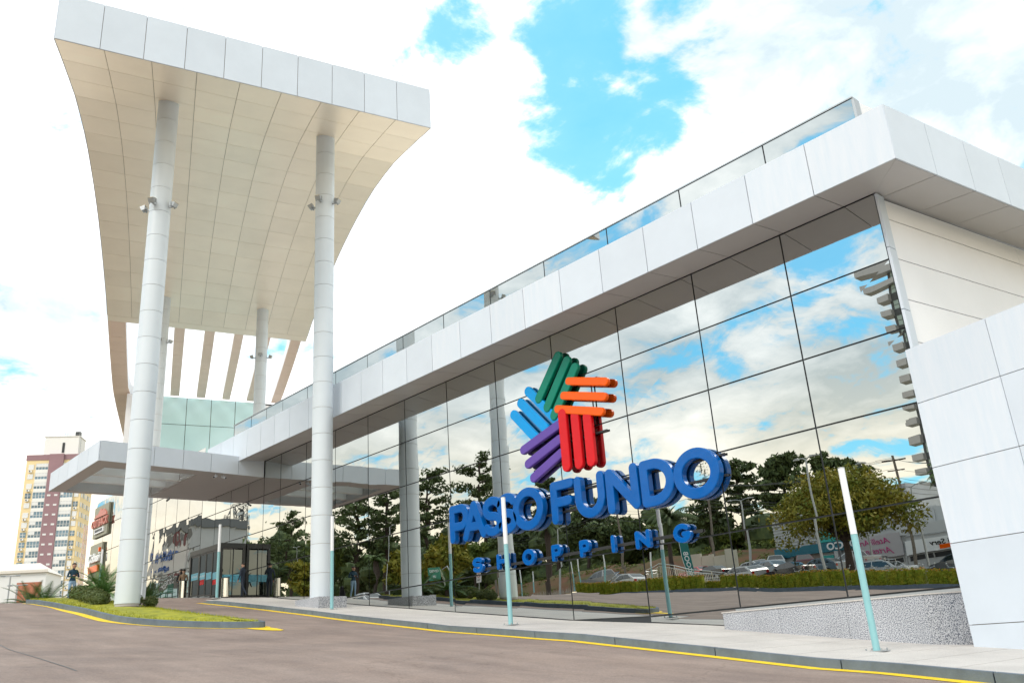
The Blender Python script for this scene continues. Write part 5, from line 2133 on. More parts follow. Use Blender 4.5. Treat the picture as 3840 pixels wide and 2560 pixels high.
put_car('estate', 'white', 3335, 42.5, PI + .12, 'white estate car with a roof rack reflected above the hedge', rack=True)
put_car('sedan', 'black', 2965, 43.5, .15, 'black saloon car reflected behind the hedge left of the lamp', group='cars parked across the drive')
put_car('hatch', 'white', 2795, 43, .2, 'white hatchback reflected at the end of the ramp railing')
put_car('hatch', 'bluegrey', 2888, 47, .35, 'blue grey hatchback reflected between the white and the black car')
put_car('hatch', 'blue', 2862, 49.5, .5, 'dark blue hatchback reflected behind the white hatchback')
put_car('suv', 'maroon', 3025, 51, .9, 'maroon car reflected in front of the teal shop window')
put_car('hatch', 'bluegrey', 3100, 47.5, .1, 'pale blue hatchback reflected left of the big tree trunk')
put_car('pickup', 'silver', 3225, 52, .5, 'silver pickup reflected right of the big tree trunk')
put_car('hatch', 'white', 2828, 60, .3, 'white hatchback on the bank by the round bush, further back')
put_car('suv', 'white', 2925, 60, 1.1, 'white car on the bank beside the shop corner')
put_car('pickup', 'grey', 2265, 45, .12, 'dark grey double cab pickup reflected below the letter P')
put_car('hatch', 'white', 2348, 41.5, .15, 'white car with blue windows reflected beside the pickup at the hedge end')
put_car('sedan', 'blue', 2325, 53, .1, 'dark blue car reflected behind the pickup')
put_car('sedan', 'black', 2680, 52, .2, 'black saloon reflected in front of the cream wall')
put_car('hatch', 'red', 2615, 54, .3, 'red car reflected beside the flag banner')
put_car('sedan', 'grey', 3620, 47, .4, 'grey car reflected at the right end of the mirror glass')
B = across(1450, 2225, 21)
car('hatch', 'white', 'white hatchback passing behind the island, reflected left of the plinth column', (B.x + 2, -17.6, RZ(B.x, -17.6)), .08, 'cars parked across the drive')


def motorcycle(px, d, rz, label, c='red'):
    B = across(px, 2195, d)
    t = thing('motorcycle', label, 'motorcycle', (B.x, -d, LZ(B.x, -d)), rz, 'motorcycles parked behind the hedge')
    for x in (-.62, .62):
        k = MB()
        ring = [Vector((x + .27 * math.cos(a * PI / 8), 0, .31 + .27 * math.sin(a * PI / 8))) for a in range(17)]
        k.tube(ring, .05, 6, cap=False)
        k.tube([(x, -.06, .31), (x, .06, .31)], .09, 8)
        k.build('wheel', 'tyre', t)
    k = MB()
    k.tube([(-.62, 0, .31), (-.42, 0, .85), (-.36, 0, 1.02)], .035, 6)
    k.tube([(-.36, -.34, 1.07), (-.36, 0, 1.0), (-.36, .34, 1.07)], .018, 6)
    k.tube([(.62, .1, .31), (.1, .1, .42), (-.3, .1, .55)], .04, 6)
    k.build('frame', 'steel', t)
    k = MB()
    k.ball((-.12, 0, .82), (.26, .13, .14), nu=10, nv=6)
    k.build('fuel_tank', PAINT[c], t, smooth=True)
    k = MB()
    k.box(-.22, .2, -.13, .13, .36, .66)
    k.build('engine', 'darkgrey', t)
    k = MB()
    k.hexa([(.08, -.11, .78), (.72, -.12, .82), (.72, .12, .82), (.08, .11, .78)], [(.08, -.1, .86), (.74, -.11, .92), (.74, .11, .92), (.08, .1, .86)])
    k.build('seat', 'black', t)
    k = MB()
    k.ball((-.5, 0, .92), .09, nu=8, nv=6)
    k.build('headlamp', 'headlight', t, smooth=True)
    for sgn in (-1, 1):
        k = MB()
        k.tube([(-.36, sgn * .26, 1.06), (-.34, sgn * .34, 1.22)], .008, 4)
        k.ball((-.34, sgn * .35, 1.25), (.02, .06, .04), nu=6, nv=4)
        k.build('mirror', 'steel', t)


for px, d, rz, c, lab in ((3045, 38.9, 1.2, 'blue', 'blue motorcycle parked behind the hedge left of the street lamp'), (3095, 38.9, 1.3, 'black', 'black motorcycle parked at the foot of the street lamp'), (3180, 39, 1.1, 'grey', 'grey motorcycle parked behind the hedge under the big tree'),
                          (3235, 39, 1.4, 'red', 'red motorcycle parked left of the nearest light pole in the reflection'), (3310, 39, 1.2, 'black', 'black motorcycle parked in front of the white estate car'), (3375, 39, 1.0, 'grey', 'grey motorcycle parked behind the tail of the white estate car'),
                          (3440, 39, 1.3, 'red', 'red tailed motorcycle parked right of the white estate car'), (3500, 39, 1.2, 'black', 'black motorcycle parked left of the rightmost reflected light pole'), (3590, 39, 1.2, 'blue', 'blue motorcycle reflected at the very right end of the glass'),
                          (2995, 39, 1.5, 'black', 'black motorcycle behind the hedge gap at the black saloon'), (2790, 50, .9, 'black', 'black motorcycle beside the cream wall')):
    motorcycle(px, d, rz, lab, c)

# ------------------------------------------------------------------ shops across the drive
M['teal_band'] = mat('teal_sign_band', (.01, .14, .20), .4)
M['teal_poster'] = mat('teal_poster', (.02, .36, .34), .4)
M['bannercloth'] = mat('banner_cloth', (.46, .44, .46), .7)
M['shopwhite'] = mat('shop_white', (.46, .47, .48), .6, var=.05, vscale=.5)
M['louvre'] = mat('louvre_white', (.56, .58, .60), .5)
M['shopdark'] = mat('shop_dark', (.02, .022, .025), .4)
M['pinktext'] = mat('pink_lettering', (.50, .05, .22), .5)
M['cream'] = mat('cream_wall', (.58, .54, .44), .8, var=.06, vscale=.5)


def shopbox(name, label, x0_, x1_, d, dep, z0, z1, m='shopwhite'):
    t = thing(name, label, 'shop', (0, 0, 0))
    k = MB()
    k.box(x0_, x1_, -d - dep, -d, z0, z1)
    k.build('wall', m, t)
    return t


D_ = 60
xl, xm, xr, xe = across(2915, 2100, D_).x, across(3228, 2100, D_).x, across(3420, 2100, D_).x, across(3720, 2100, D_).x
zg = LZ(xl, -D_)
t = shopbox('bank_branch', 'white louvred shop with a teal sign band and poster window, behind the reflected big tree', xl, xm, D_, 14, zg - 2, 11.2)
for j, z in enumerate(frange(8.3, 11.0, .3)):
    k = MB()
    k.box(xl + .02, xm - .02, -D_ + .002, -D_ + .10, z, z + .10)
    k.build('louvre', 'louvre', t)
k = MB()
k.box(xl - .1, xm, -D_ + .01, -D_ + .35, 7.05, 7.95)
k.build('sign_band', 'teal_band', t)
sign_text('lettering', 'OCCO', 0.95, 'pole_white', (xl + 7.6, -D_ + .40, 7.5), (-1, 0, 0), t, .08, .02)
k = MB()
k.box(xl + 2.0, xl + 6.5, -D_ + .005, -D_ + .06, zg + .25, 6.75)
ps = k.build('poster_window', 'teal_poster', t)
k = MB()
cx0 = xl + 4.6
k.add([(cx0 + .8 * math.cos(a * PI / 8), -D_ + .064, zg + 1.5 + 1.0 * math.sin(a * PI / 8)) for a in range(16)], [tuple(range(16))])
k.add([(cx0 + x, -D_ + .064, zg + z) for x, z in ((-1.1, .26), (1.0, .26), (.5, .75), (-.5, .75))], [(0, 1, 2, 3)])
k.build('poster_portrait', mat('poster_skin', (.20, .16, .14), .5), ps)
k = MB()
for x in (xl + .6, xl + 7.0, xl + 7.9):
    k.box(x - .18, x + .18, -D_ + .07, -D_ + .5, zg - .5, 7.04)
k.build('pillar', 'shopwhite', t)
k = MB()
k.box(xl + 8.2, xm - .2, -D_ + .004, -D_ + .05, zg + .2, 6.7)
k.build('shop_window', 'shopdark', t)
k = MB()
k.box(xm - 3.5, xm - .05, -D_ + .02, -D_ + .4, 8.0, 9.1)
k.build('teal_panel', 'teal_poster', t)
zg2 = LZ(xm, -D_)
t = shopbox('craft_shop', 'shop with a white banner lettered in pink, reflected right of the nearest light pole', xm + .05, xr, D_ - 1, 14, zg2 - 2, 8.0)
k = MB()
k.box(xm + .1, xr - .2, -D_ + 1.01, -D_ + 1.25, 5.9, 7.75)
k.build('banner', 'bannercloth', t)
sign_text('lettering', "Atelli Art's", .75, 'pinktext', ((xm + xr) / 2 - .3, -D_ + 1.28, 7.2), (-1, 0, 0), t, .03, 0, shear=.3)
sign_text('lettering', 'Artesanato', .75, 'pinktext', ((xm + xr) / 2 - .3, -D_ + 1.28, 6.4), (-1, 0, 0), t, .03, 0, shear=.3)
k = MB()
k.box(xm + .3, xr - .3, -D_ + 1.003, -D_ + 1.03, zg2 + .1, 5.7)
k.build('shop_window', 'shopdark', t)
for x in frange(xm + .3, xr - .3, 1.5):
    k = MB()
    k.box(x - .05, x + .05, -D_ + 1.031, -D_ + 1.09, zg2 + .1, 5.7)
    k.build('mullion', 'galv', t)
k = MB()
k.box(xm + .05, xr + .0, -D_ - 9, -D_ - 2, 8.0, 12.4)
k.build('upper_storey', 'shopwhite', t)
for j in range(9):
    k = MB()
    k.box(xm + .06, xr - .02, -D_ - 2, -D_ - 1.9, 8.5 + j * .4, 8.62 + j * .4)
    k.build('louvre', 'louvre', t)
t = shopbox('grocery_shop', 'shop with a pale fascia and small orange logo, reflected at the glass right end', xr + .05, xe, D_ - 1, 14, zg2 - 2.5, 7.4)
k = MB()
k.box(xr + .1, xe - .1, -D_ + 1.01, -D_ + 1.3, 5.75, 7.0)
k.build('fascia', 'pole_white', t)
sign_text('lettering', 'Maxxi Serv', .72, 'shopdark', (across(3580, 2100, D_ - 1).x, -D_ + 1.33, 6.5), (-1, 0, 0), t, .03, .01, shear=.2)
k = MB()
k.box(across(3562, 2100, 59).x - .5, across(3562, 2100, 59).x + .5, -D_ + 1.31, -D_ + 1.34, 5.85, 6.25)
k.build('orange_logo', 'bar_orange', t)
k = MB()
k.box(xr + .3, xe - .3, -D_ + 1.003, -D_ + 1.03, zg2, 5.6)
k.build('shop_window', 'shopdark', t)
for x in frange(xr + .8, xe - .8, 1.9):
    k = MB()
    k.box(x - .05, x + .05, -D_ + 1.031, -D_ + 1.09, zg2, 5.6)
    k.build('mullion', 'galv', t)
k = MB()
k.box(xr - .5, xe, -D_ + .9, -D_ + 1.2, 7.45, 8.3)
for x in frange(xr - .4, xe, .9):
    k.box(x, x + .08, -D_ - 1, -D_ - .9, 8.3, 9.6)
k.box(xr - .5, xe, -D_ - 9, -D_ - 1.05, 7.4, 9.8)
k.build('upper_storey', 'louvre', t)

# residential tower with stepped balconies, reflected at the right edge
DT = 128
t = thing('apartment_tower', 'tall grey apartment tower with projecting balconies reflected at the right edge of the glass', 'building')
xw_ = across(3412, 1300, DT).x - 1.6
zT_ = across(3300, 1010, DT).z
k = MB()
k.box(xw_, xw_ + 16, -DT - 14, -DT, 2, zT_)
k.build('wall', mat('tower_dark', (.10, .105, .11), .6), t)
nfl = 21
for j in range(nfl):
    z = zT_ - 2.85 * j
    bw = 4.0 if j == 0 else (3.6 if j == 1 else 1.75)
    be = 2.5 if j < 2 else .25
    k = MB()
    k.hexa([(xw_ - bw, -DT - 1.0, z - 1.15), (xw_ + be, -DT - 1.0, z - 1.15), (xw_ + be, -DT + 1.3, z - 1.15), (xw_ - bw, -DT + 1.3, z - 1.15)], [(xw_ - bw, -DT - 1.0, z), (xw_ + be, -DT - 1.0, z), (xw_ + be, -DT + 1.3, z), (xw_ - bw, -DT + 1.3, z)])
    bal = k.build('balcony', 'soffit_grey', t)
    for c in range(5):
        x0_ = xw_ + .5 + c * 2.6
        k = MB()
        k.box(x0_, x0_ + 2.2, -DT + .004, -DT + .03, z - 2.75, z - 1.2)
        wn = k.build('window', 'towerglass', t)
        k = MB()
        k.box(x0_ + 1.06, x0_ + 1.14, -DT + .031, -DT + .06, z - 2.75, z - 1.2)
        k.box(x0_, x0_ + 2.2, -DT + .061, -DT + .08, z - 2.02, z - 1.95)
        k.build('frame', 'black', wn)

# cream retaining wall, flag banner, traffic and road signs
a, c = across(2590, 2150, 55), across(2778, 2150, 55)
t = thing('retaining_wall', 'cream retaining wall reflected behind the black saloon', 'wall')
n_ = 4
for j in range(n_):
    xa_, xb_ = a.x + (c.x - a.x) * j / n_, a.x + (c.x - a.x) * (j + 1) / n_
    k = MB()
    k.box(xa_ + .02, xb_ - .02, -55.2, -55, LZ(xa_, -55) - .6, 8.15 - .22 * j + (.7 if j == 3 else 0))
    k.build('wall_bay', 'cream', t)
B = across(2577, 2160, 44)
t = thing('flag_banner', 'green flag banner with white vertical lettering reflected right of the small letter N', 'banner', (B.x, -44, LZ(B.x, -44)), -.12)
k = MB()
k.tube([(0, 0, 0), (-.25, 0, 4.6)], .03, 6)
k.build('pole', 'pole_white', t)
k = MB()
k.hexa([(-.02, -.02, .45), (.75, -.02, .45), (.75, .02, .45), (-.02, .02, .45)], [(-.22, -.02, 4.4), (.42, -.02, 4.5), (.42, .02, 4.5), (-.22, .02, 4.4)])
M['flag'] = mat('flag_green', (.005, .16, .15), .6)
k.build('flag', 'flag', t)
sign_text('lettering', 'SICOOB', .55, 'pole_white', (.26, .03, 1.9), (-.06, 0, 1), t, .01, .01, up=(1, 0, .06), sx=1)
B = across(1790, 2222, 26)
t = thing('no_parking_sign', 'white board with a red no parking circle reflected left of the island column', 'sign', (across(1795, 2200, 19.5).x, -19.5, RZ(-50, -19.5)), 0)
k = MB()
k.tube([(0, 0, 0), (0, 0, 2.0)], .03, 6)
k.build('post', 'galv', t)
k = MB()
k.box(-.28, .28, .03, .05, 1.2, 2.15)
k.build('board', 'pole_white', t)
k = MB()
ring = [Vector((.20 * math.cos(i * PI / 10), .06, 1.78 + .20 * math.sin(i * PI / 10))) for i in range(21)]
k.tube(ring, .022, 5, cap=False)
k.tube([(-.14, .06, 1.92), (.14, .06, 1.64)], .018, 5)
k.build('red_ring', 'signred', t)
sign_text('lettering', 'E', .30, 'shopdark', (0, .055, 1.78), (-1, 0, 0), t, .005, .01)
sign_text('lettering', 'TAXI', .14, 'shopdark', (0, .055, 1.38), (-1, 0, 0), t, .005, .003)
B = across(1632, 2145, 40)
t = thing('direction_sign', 'green direction sign on a curved mast arm reflected beside the light pole', 'sign', (B.x, -40, LZ(B.x, -40)), 0)
hz_ = B.z - LZ(B.x, -40)
k = MB()
k.tube([(3.2, 0, 0), (3.1, 0, hz_ - .4), (2.4, 0, hz_ + .55), (.8, 0, hz_ + .2)], [.08, .07, .06, .05], 8)
k.build('mast', 'galv', t)
k = MB()
k.box(-1.2, .85, -.03, .03, hz_ - .75, hz_ + .65)
k.build('board', mat('road_sign_green', (.01, .22, .13), .5), t)
sign_text('lettering', 'CENTRO', .38, 'pole_white', (-.17, .035, hz_ + .25), (-1, 0, 0), t, .005, .005)
sign_text('lettering', 'UPF', .38, 'pole_white', (-.17, .035, hz_ - .35), (-1, 0, 0), t, .005, .005)

# things the far wing mirrors: an apartment block, the mall totem and a teal hoarding
DA = 60
t = thing('apartment_block', 'white and maroon apartment block reflected in the wing beyond the doors', 'building')
xa_, xb_ = across(600, 2100, DA).x, across(725, 2100, DA).x
zt_ = across(640, 1985, DA).z
k = MB()
k.box(xa_, xb_, -DA - 12, -DA, 2, zt_)
k.build('wall', 'shopwhite', t)
k = MB()
k.box(xa_ - .4, xb_ + .4, -DA - 12, -DA + .4, zt_ - 1.4, zt_ + .6)
k.build('parapet', mat('block_grey', (.13, .14, .15), .6), t)
wA = xb_ - xa_
k = MB()
k.box(xa_ + wA * .40, xa_ + wA * .62, -DA + .004, -DA + .25, 2, zt_ - 1.4)
k.build('maroon_bay', mat('maroon_render', (.15, .04, .045), .7), t)
nf = 6
for j in range(nf):
    z = zt_ - 3.6 - j * 3.1
    for f0, f1 in ((.04, .20), (.22, .37), (.66, .80), (.83, .97)):
        k = MB()
        k.box(xa_ + wA * f0, xa_ + wA * f1, -DA + .004, -DA + .06, z, z + 1.5)
        k.build('window', 'darkgrey', t)
DX = 27
t = thing('mall_totem', 'white totem board carrying blue lettering and coloured bars, reflected in the far wing', 'sign board')
xa_, xb_ = across(560, 2200, DX).x, across(688, 2200, DX).x
zA, zB_ = across(600, 2155, DX).z, across(600, 2080, DX).z
k = MB()
k.box(xa_, xb_, -DX - .5, -DX, zA - .2, zB_ + .5)
k.build('board', 'soffit_grey', t)
k = MB()
for x in (xa_ + .5, xb_ - .5):
    k.box(x - .15, x + .15, -DX - .4, -DX - .1, RZ(x, -DX) - .3, zA - .2)
k.build('legs', 'galv', t)
sign_text('lettering', 'PASSO', 2.0, 'letter', ((xa_ + xb_) / 2 - 1, -DX + .1, (zA + zB_) / 2 + .8), (-1, 0, 0), t, .15, .05, sx=1.1)
sign_text('lettering', 'SHOPPING', .8, 'letter', ((xa_ + xb_) / 2 - 1, -DX + .1, zA + .35), (-1, 0, 0), t, .1, .01)
t = thing('teal_hoarding', 'pale teal hoarding hung with black lettered banners, reflected low in the far wing', 'hoarding')
DH = 24
xa_, xb_ = across(380, 2240, DH).x - 4, across(690, 2240, DH).x + 1
zg_ = 3.4
n_ = 9
for j in range(n_):
    x0_, x1_ = xa_ + (xb_ - xa_) * j / n_, xa_ + (xb_ - xa_) * (j + 1) / n_
    k = MB()
    k.box(x0_ + .02, x1_ - .02, -DH - .1, -DH, zg_ - 1.2, across(600, 2168, DH).z - .3)
    k.build('hoarding_panel', 'teal_glass', t)
bz = across(620, 2194, DH).z
for (pa, pb, txt) in ((592, 672, 'COIHUELO'), (540, 578, 'm')):
    x0_, x1_ = across(pa, 2200, DH).x, across(pb, 2200, DH).x
    k = MB()
    k.box(x0_, x1_, -DH + .01, -DH + .05, bz - .75, bz + .75)
    bn = k.build('banner', 'shopdark', t)
    sign_text('lettering', txt, .95, 'pole_white' if txt[0] == 'C' else 'yellow', ((x0_ + x1_) / 2, -DH + .06, bz), (-1, 0, 0), bn, .02, .02)


def lattice(name, label, loc, h, w0, w1, m='galv', n_=12, group=None, dishes=False):
    t = thing(name, label, 'mast', loc, 0, group)
    cors = [(-1, -1), (1, -1), (1, 1), (-1, 1)]
    k = MB()
    for cx_, cy_ in cors:
        k.tube([(cx_ * w0, cy_ * w0, 0), (cx_ * w1, cy_ * w1, h)], max(.05, w0 * .05), 4)
    k.build('legs', m, t)
    k = MB()
    for i in range(n_):
        za, zb = h * i / n_, h * (i + 1) / n_
        wa, wb = w0 + (w1 - w0) * i / n_, w0 + (w1 - w0) * (i + 1) / n_
        for j in range(4):
            a, c = cors[j], cors[(j + 1) % 4]
            k.tube([(a[0] * wa, a[1] * wa, za), (c[0] * wb, c[1] * wb, zb)], max(.035, w0 * .03), 3, cap=False)
            k.tube([(c[0] * wa, c[1] * wa, za), (a[0] * wb, a[1] * wb, zb)], max(.035, w0 * .03), 3, cap=False)
            k.tube([(a[0] * wb, a[1] * wb, zb), (c[0] * wb, c[1] * wb, zb)], max(.035, w0 * .03), 3, cap=False)
    k.build('bracing', m, t)
    if dishes:
        k = MB()
        for i, (a, z) in enumerate(((.3, .93), (1.8, .86), (2.6, .95), (4.2, .9), (5.0, .8))):
            k.tube([(math.cos(a) * (w1 + .3), math.sin(a) * (w1 + .3), h * z), (math.cos(a) * (w1 + .9), math.sin(a) * (w1 + .9), h * z)], .8, 10)
        k.build('dish_antennas', 'louvre', t)
    return t


for (px, pt_, d, w0_, lab) in ((898, 1893, 120, 4.2, 'biggest lattice telecom tower reflected above the vestibule'), (846, 1930, 125, 1.6, 'left narrow telecom mast reflected above the vestibule'), (932, 1930, 130, 1.6, 'right narrow telecom mast reflected above the vestibule')):
    T = across(px, pt_, d)
    lattice('telecom_tower', lab, (T.x, -d, 8), T.z - 8, w0_, w0_ * .35, 'darkgrey', 11, 'telecom towers', True)
B, T = across(900, 2060, 90), across(900, 2003, 90)
k = MB()
r = random.Random(9)
cl = []
for i in range(60):
    px = r.uniform(700, 1050)
    p = across(px, r.uniform(2010, 2120) + abs(px - 900) * .1, 92)
    cl.append((p.x, p.y, p.z - 2.5, 4.5, 3, 2.6))
leaf_cloud(k, cl, .6, 70, 79)
for c in cl:
    k.ball(c[:3], (c[3] * .75, c[4] * .7, c[5] * .75), nu=8, nv=5)
tag(k.build('hill_trees', 'leaf_dark'), kind='stuff')

# ------------------------------------------------------------------ yellow apartment tower, far left
DTW = 250
bL, bR = far(36, 2230, DTW), far(238, 2230, DTW)
top = far(104, 1659, DTW)
ax = Vector((bR.x - bL.x, bR.y - bL.y, 0))
ax.normalize()
vdir = Vector((bL.x, bL.y + 20, 0)).normalized()
ax = Vector((vdir.y, -vdir.x, 0))
if ax.dot(Vector((bR.x - bL.x, bR.y - bL.y, 0))) < 0:
    ax = -ax
th = math.radians(-20)
AX = Vector((ax.x * math.cos(th) - ax.y * math.sin(th), ax.x * math.sin(th) + ax.y * math.cos(th), 0))
AY = Vector((-AX.y, AX.x, 0))
if AY.dot(vdir) < 0:
    AY = -AY
tw = thing('apartment_tower', 'tall yellow and white apartment tower with a maroon stripe at the far left', 'building')
ORG = Vector((bL.x, bL.y, 0))
rz = math.atan2(AX.y, AX.x)
tw.location = (ORG.x, ORG.y, 0)
tw.rotation_euler = (0, 0, rz)
flip = 1 if AX.cross(AY).z > 0 else -1
M['tw_yellow'] = mat('tower_yellow', (.80, .63, .36), .8, var=.05, vscale=.15)
M['tw_maroon'] = mat('tower_maroon', (.30, .18, .20), .8, var=.05, vscale=.2)
M['tw_white'] = mat('tower_white', (.78, .77, .75), .7)
M['tw_glass'] = mat('tower_glass', (.12, .20, .26), .12, spec=.8, perobj=.35)
M['tw_blind'] = mat('tower_blind', (.72, .72, .72), .6)
WT = 16.4
DTp = 11
ZB0 = far(60, 2300, DTW).z - 6
ZTop = top.z
FH = 2.93
k = MB()
k.box(0, WT, 0, DTp, ZB0, ZTop)
k.build('wall', 'tw_yellow', tw)
k = MB()
k.box(-.15, WT + .15, -.15, DTp + .15, ZTop - 1.6, ZTop + .1)
k.build('parapet', 'tw_maroon', tw)
k = MB()
k.box(6.6, 10.7, -.75, -.002, ZB0, ZTop + .15)
k.build('maroon_stripe', 'tw_maroon', tw)
k = MB()
k.box(3.6, 13.6, 2.5, 9, ZTop + .1, ZTop + 6.3)
k.build('roof_house', 'tw_white', tw)
k = MB()
k.box(3.4, 13.8, 2.3, 9.2, ZTop + 6.31, ZTop + 6.55)
k.build('roof_slab', 'tw_white', tw)
k = MB()
k.box(8.9, 9.6, 2.38, 2.49, ZTop + 1.2, ZTop + 4.4)
k.build('slot_window', 'black', tw)
k = MB()
k.box(12.2, 13.6, 3, 4.2, ZTop + 6.56, ZTop + 8.0)
k.build('water_tank', 'black', tw)
k = MB()
for x in frange(3.6, 13.6, 1.43):
    k.tube([(x, 2.6, ZTop + 6.55), (x, 2.6, ZTop + 7.7)], .05, 4)
k.tube([(3.6, 2.6, ZTop + 7.2), (13.6, 2.6, ZTop + 7.2)], .04, 4)
k.tube([(3.6, 2.6, ZTop + 7.7), (13.6, 2.6, ZTop + 7.7)], .04, 4)
k.tube([(9.6, 4, ZTop + 6.5), (9.6, 4, ZTop + 11)], .07, 4)
k.tube([(4.9, 4, ZTop + 6.5), (4.9, 4, ZTop + 9.5)], .06, 4)
for z in frange(ZTop, ZTop + 7, .9):
    k.tube([(14.0, 3, z), (14.0, 3.8, z)], .05, 4)
k.tube([(14.0, 3, ZTop), (14.0, 3, ZTop + 7.6)], .06, 4)
k.build('roof_railing', 'galv', tw)
nF = int((ZTop - 1.7 - ZB0) / FH)
r = random.Random(3)
for f in range(nF):
    z0 = ZTop - 2.2 - (f + 1) * FH + .5
    if z0 < ZB0 + 1:
        break
    for (xa, xb) in ((3.0, 6.5), (10.8, 14.3)):
        k = MB()
        k.box(xa, xb, -.5, -.003, z0 - 1.0, z0 + .02)
        k.build('balcony_panel', 'tw_white', tw)
        k = MB()
        k.box(xa, xb, -.42, -.004, z0 + .021, z0 + 1.9)
        wn = k.build('bay_window', 'tw_glass', tw)
        k = MB()
        for x in frange(xa, xb, (xb - xa) / 4):
            k.box(x - .05, x + .05, -.48, -.421, z0 + .03, z0 + 1.9)
        k.box(xa, xb, -.50, -.481, z0 + .75, z0 + .84)
        k.box(xa, xb, -.50, -.43, z0 + 1.84, z0 + 1.93)
        k.build('frame', 'tw_white', wn)
        if r.random() < .5:
            k = MB()
            k.box(xa + .1, xa + .1 + (xb - xa - .2) * r.choice((.25, .5, 1)), -.47, -.46, z0 + .9, z0 + 1.8)
            k.build('blind', 'tw_blind', wn)
    for (xa, xb) in ((.75, 2.3), (14.6, 15.9)):
        k = MB()
        k.box(xa, xb, -.12, -.003, z0 + .15, z0 + 1.7)
        shut = r.random() < .65
        wn = k.build('window', 'tw_blind' if shut else 'tw_glass', tw)
        if not shut:
            k = MB()
            k.box((xa + xb) / 2 - .05, (xa + xb) / 2 + .05, -.16, -.121, z0 + .15, z0 + 1.7)
            k.box(xa - .08, xb + .08, -.18, -.161, z0 + .9, z0 + 1.0)
            k.build('frame', 'tw_white', wn)
        if r.random() < .7:
            k = MB()
            k.box(xa + .3, xa + 1.2, -.55, -.004, z0 - .75, z0 - .1)
            ac = k.build('air_conditioner', 'tw_white', tw)
            k = MB()
            k.tube([(xa + .62, -.551, z0 - .42), (xa + .62, -.58, z0 - .42)], .22, 8)
            k.build('fan', 'darkgrey', ac)
    if f > 2:
        for xa in (7.2, 9.2):
            k = MB()
            k.box(xa, xa + .95, -.80, -.755, z0 + .5, z0 + 1.05)
            k.box(xa + .06, xa + .42, -.83, -.801, z0 + .56, z0 + .99)
            k.build('vent_window', 'tw_blind', tw)
    for j in range(5):
        ya = .8 + j * 2.05
        k = MB()
        k.box(WT + .003, WT + .08, ya, ya + 1.1, z0 + .2, z0 + 1.6)
        k.build('side_window', 'tw_glass' if j % 2 else 'tw_blind', tw)

# low warehouse, lamps, distant mast
DW = 130
p = far(150, 2240, DW)
wh = thing('warehouse', 'low white warehouse with a pale pitched roof and brick panel at the far left', 'building', (p.x, p.y, 0), rz)
zE, zR = far(150, 2125, DW).z, far(60, 2103, DW).z
xE = (far(162, 2150, DW) - p).dot(AX)
k = MB()
k.box(-30, xE, 0, 7, -15, zE - .6)
k.build('wall', 'tw_white', wh)
k = MB()
k.hexa([(-30, -.4, zE - .6), (xE + .3, -.4, zE - .6), (xE + .3, 7.3, zE - .6), (-30, 7.3, zE - .6)], [(-30, -.4, zE - .2), (xE + .3, -.4, zE - .2), (xE - 3.5, 7.3, zR + .6), (-30, 7.3, zR + .6)])
k.build('roof', mat('metal_roof', (.72, .66, .58), .5, var=.04), wh)
k = MB()
k.box(xE - 4.0, xE - .5, -.05, -.003, -15, zE - 2.0)
k.build('brick_panel', mat('brick_orange', (.45, .17, .10), .85, var=.15, vscale=2), wh)
k = MB()
k.box(-14, xE - 10.2, -.06, -.003, -15, zE - 2.0)
k.build('blue_panel', mat('pale_blue', (.45, .68, .70), .6), wh)
for (px, pt_, lab) in ((40, 2158, 'taller street lamp in front of the far left warehouse'), (66, 2193, 'shorter street lamp in front of the far left warehouse')):
    T = far(px, pt_, 100)
    t = thing('street_lamp', lab, 'street lamp', (T.x, T.y, -6), 0, 'lamps by the warehouse')
    k = MB()
    k.tube([(0, 0, 0), (0, 0, T.z + 6)], .09, 6)
    k.build('post', 'galv', t)
    k = MB()
    d = AX
    k.tube([(-d.x * .8, -d.y * .8, T.z + 6.0), (d.x * .8, d.y * .8, T.z + 6.0)], .05, 5)
    for sgn in (-1, 1):
        k.ball((d.x * .8 * sgn, d.y * .8 * sgn, T.z + 6), (.35, .35, .09), nu=6, nv=4)
    k.build('lamp_head', 'galv', t)
T = far(324, 1970, 220)
lattice('lattice_mast', 'thin red and white lattice mast beyond the man with the phone', (T.x, T.y, -10), T.z + 10, .75, .35, mat('mast_pale', (.62, .45, .40), .6), 26)
# a pale green pedestal and two parked cars' roofs at the crest are left to the distance


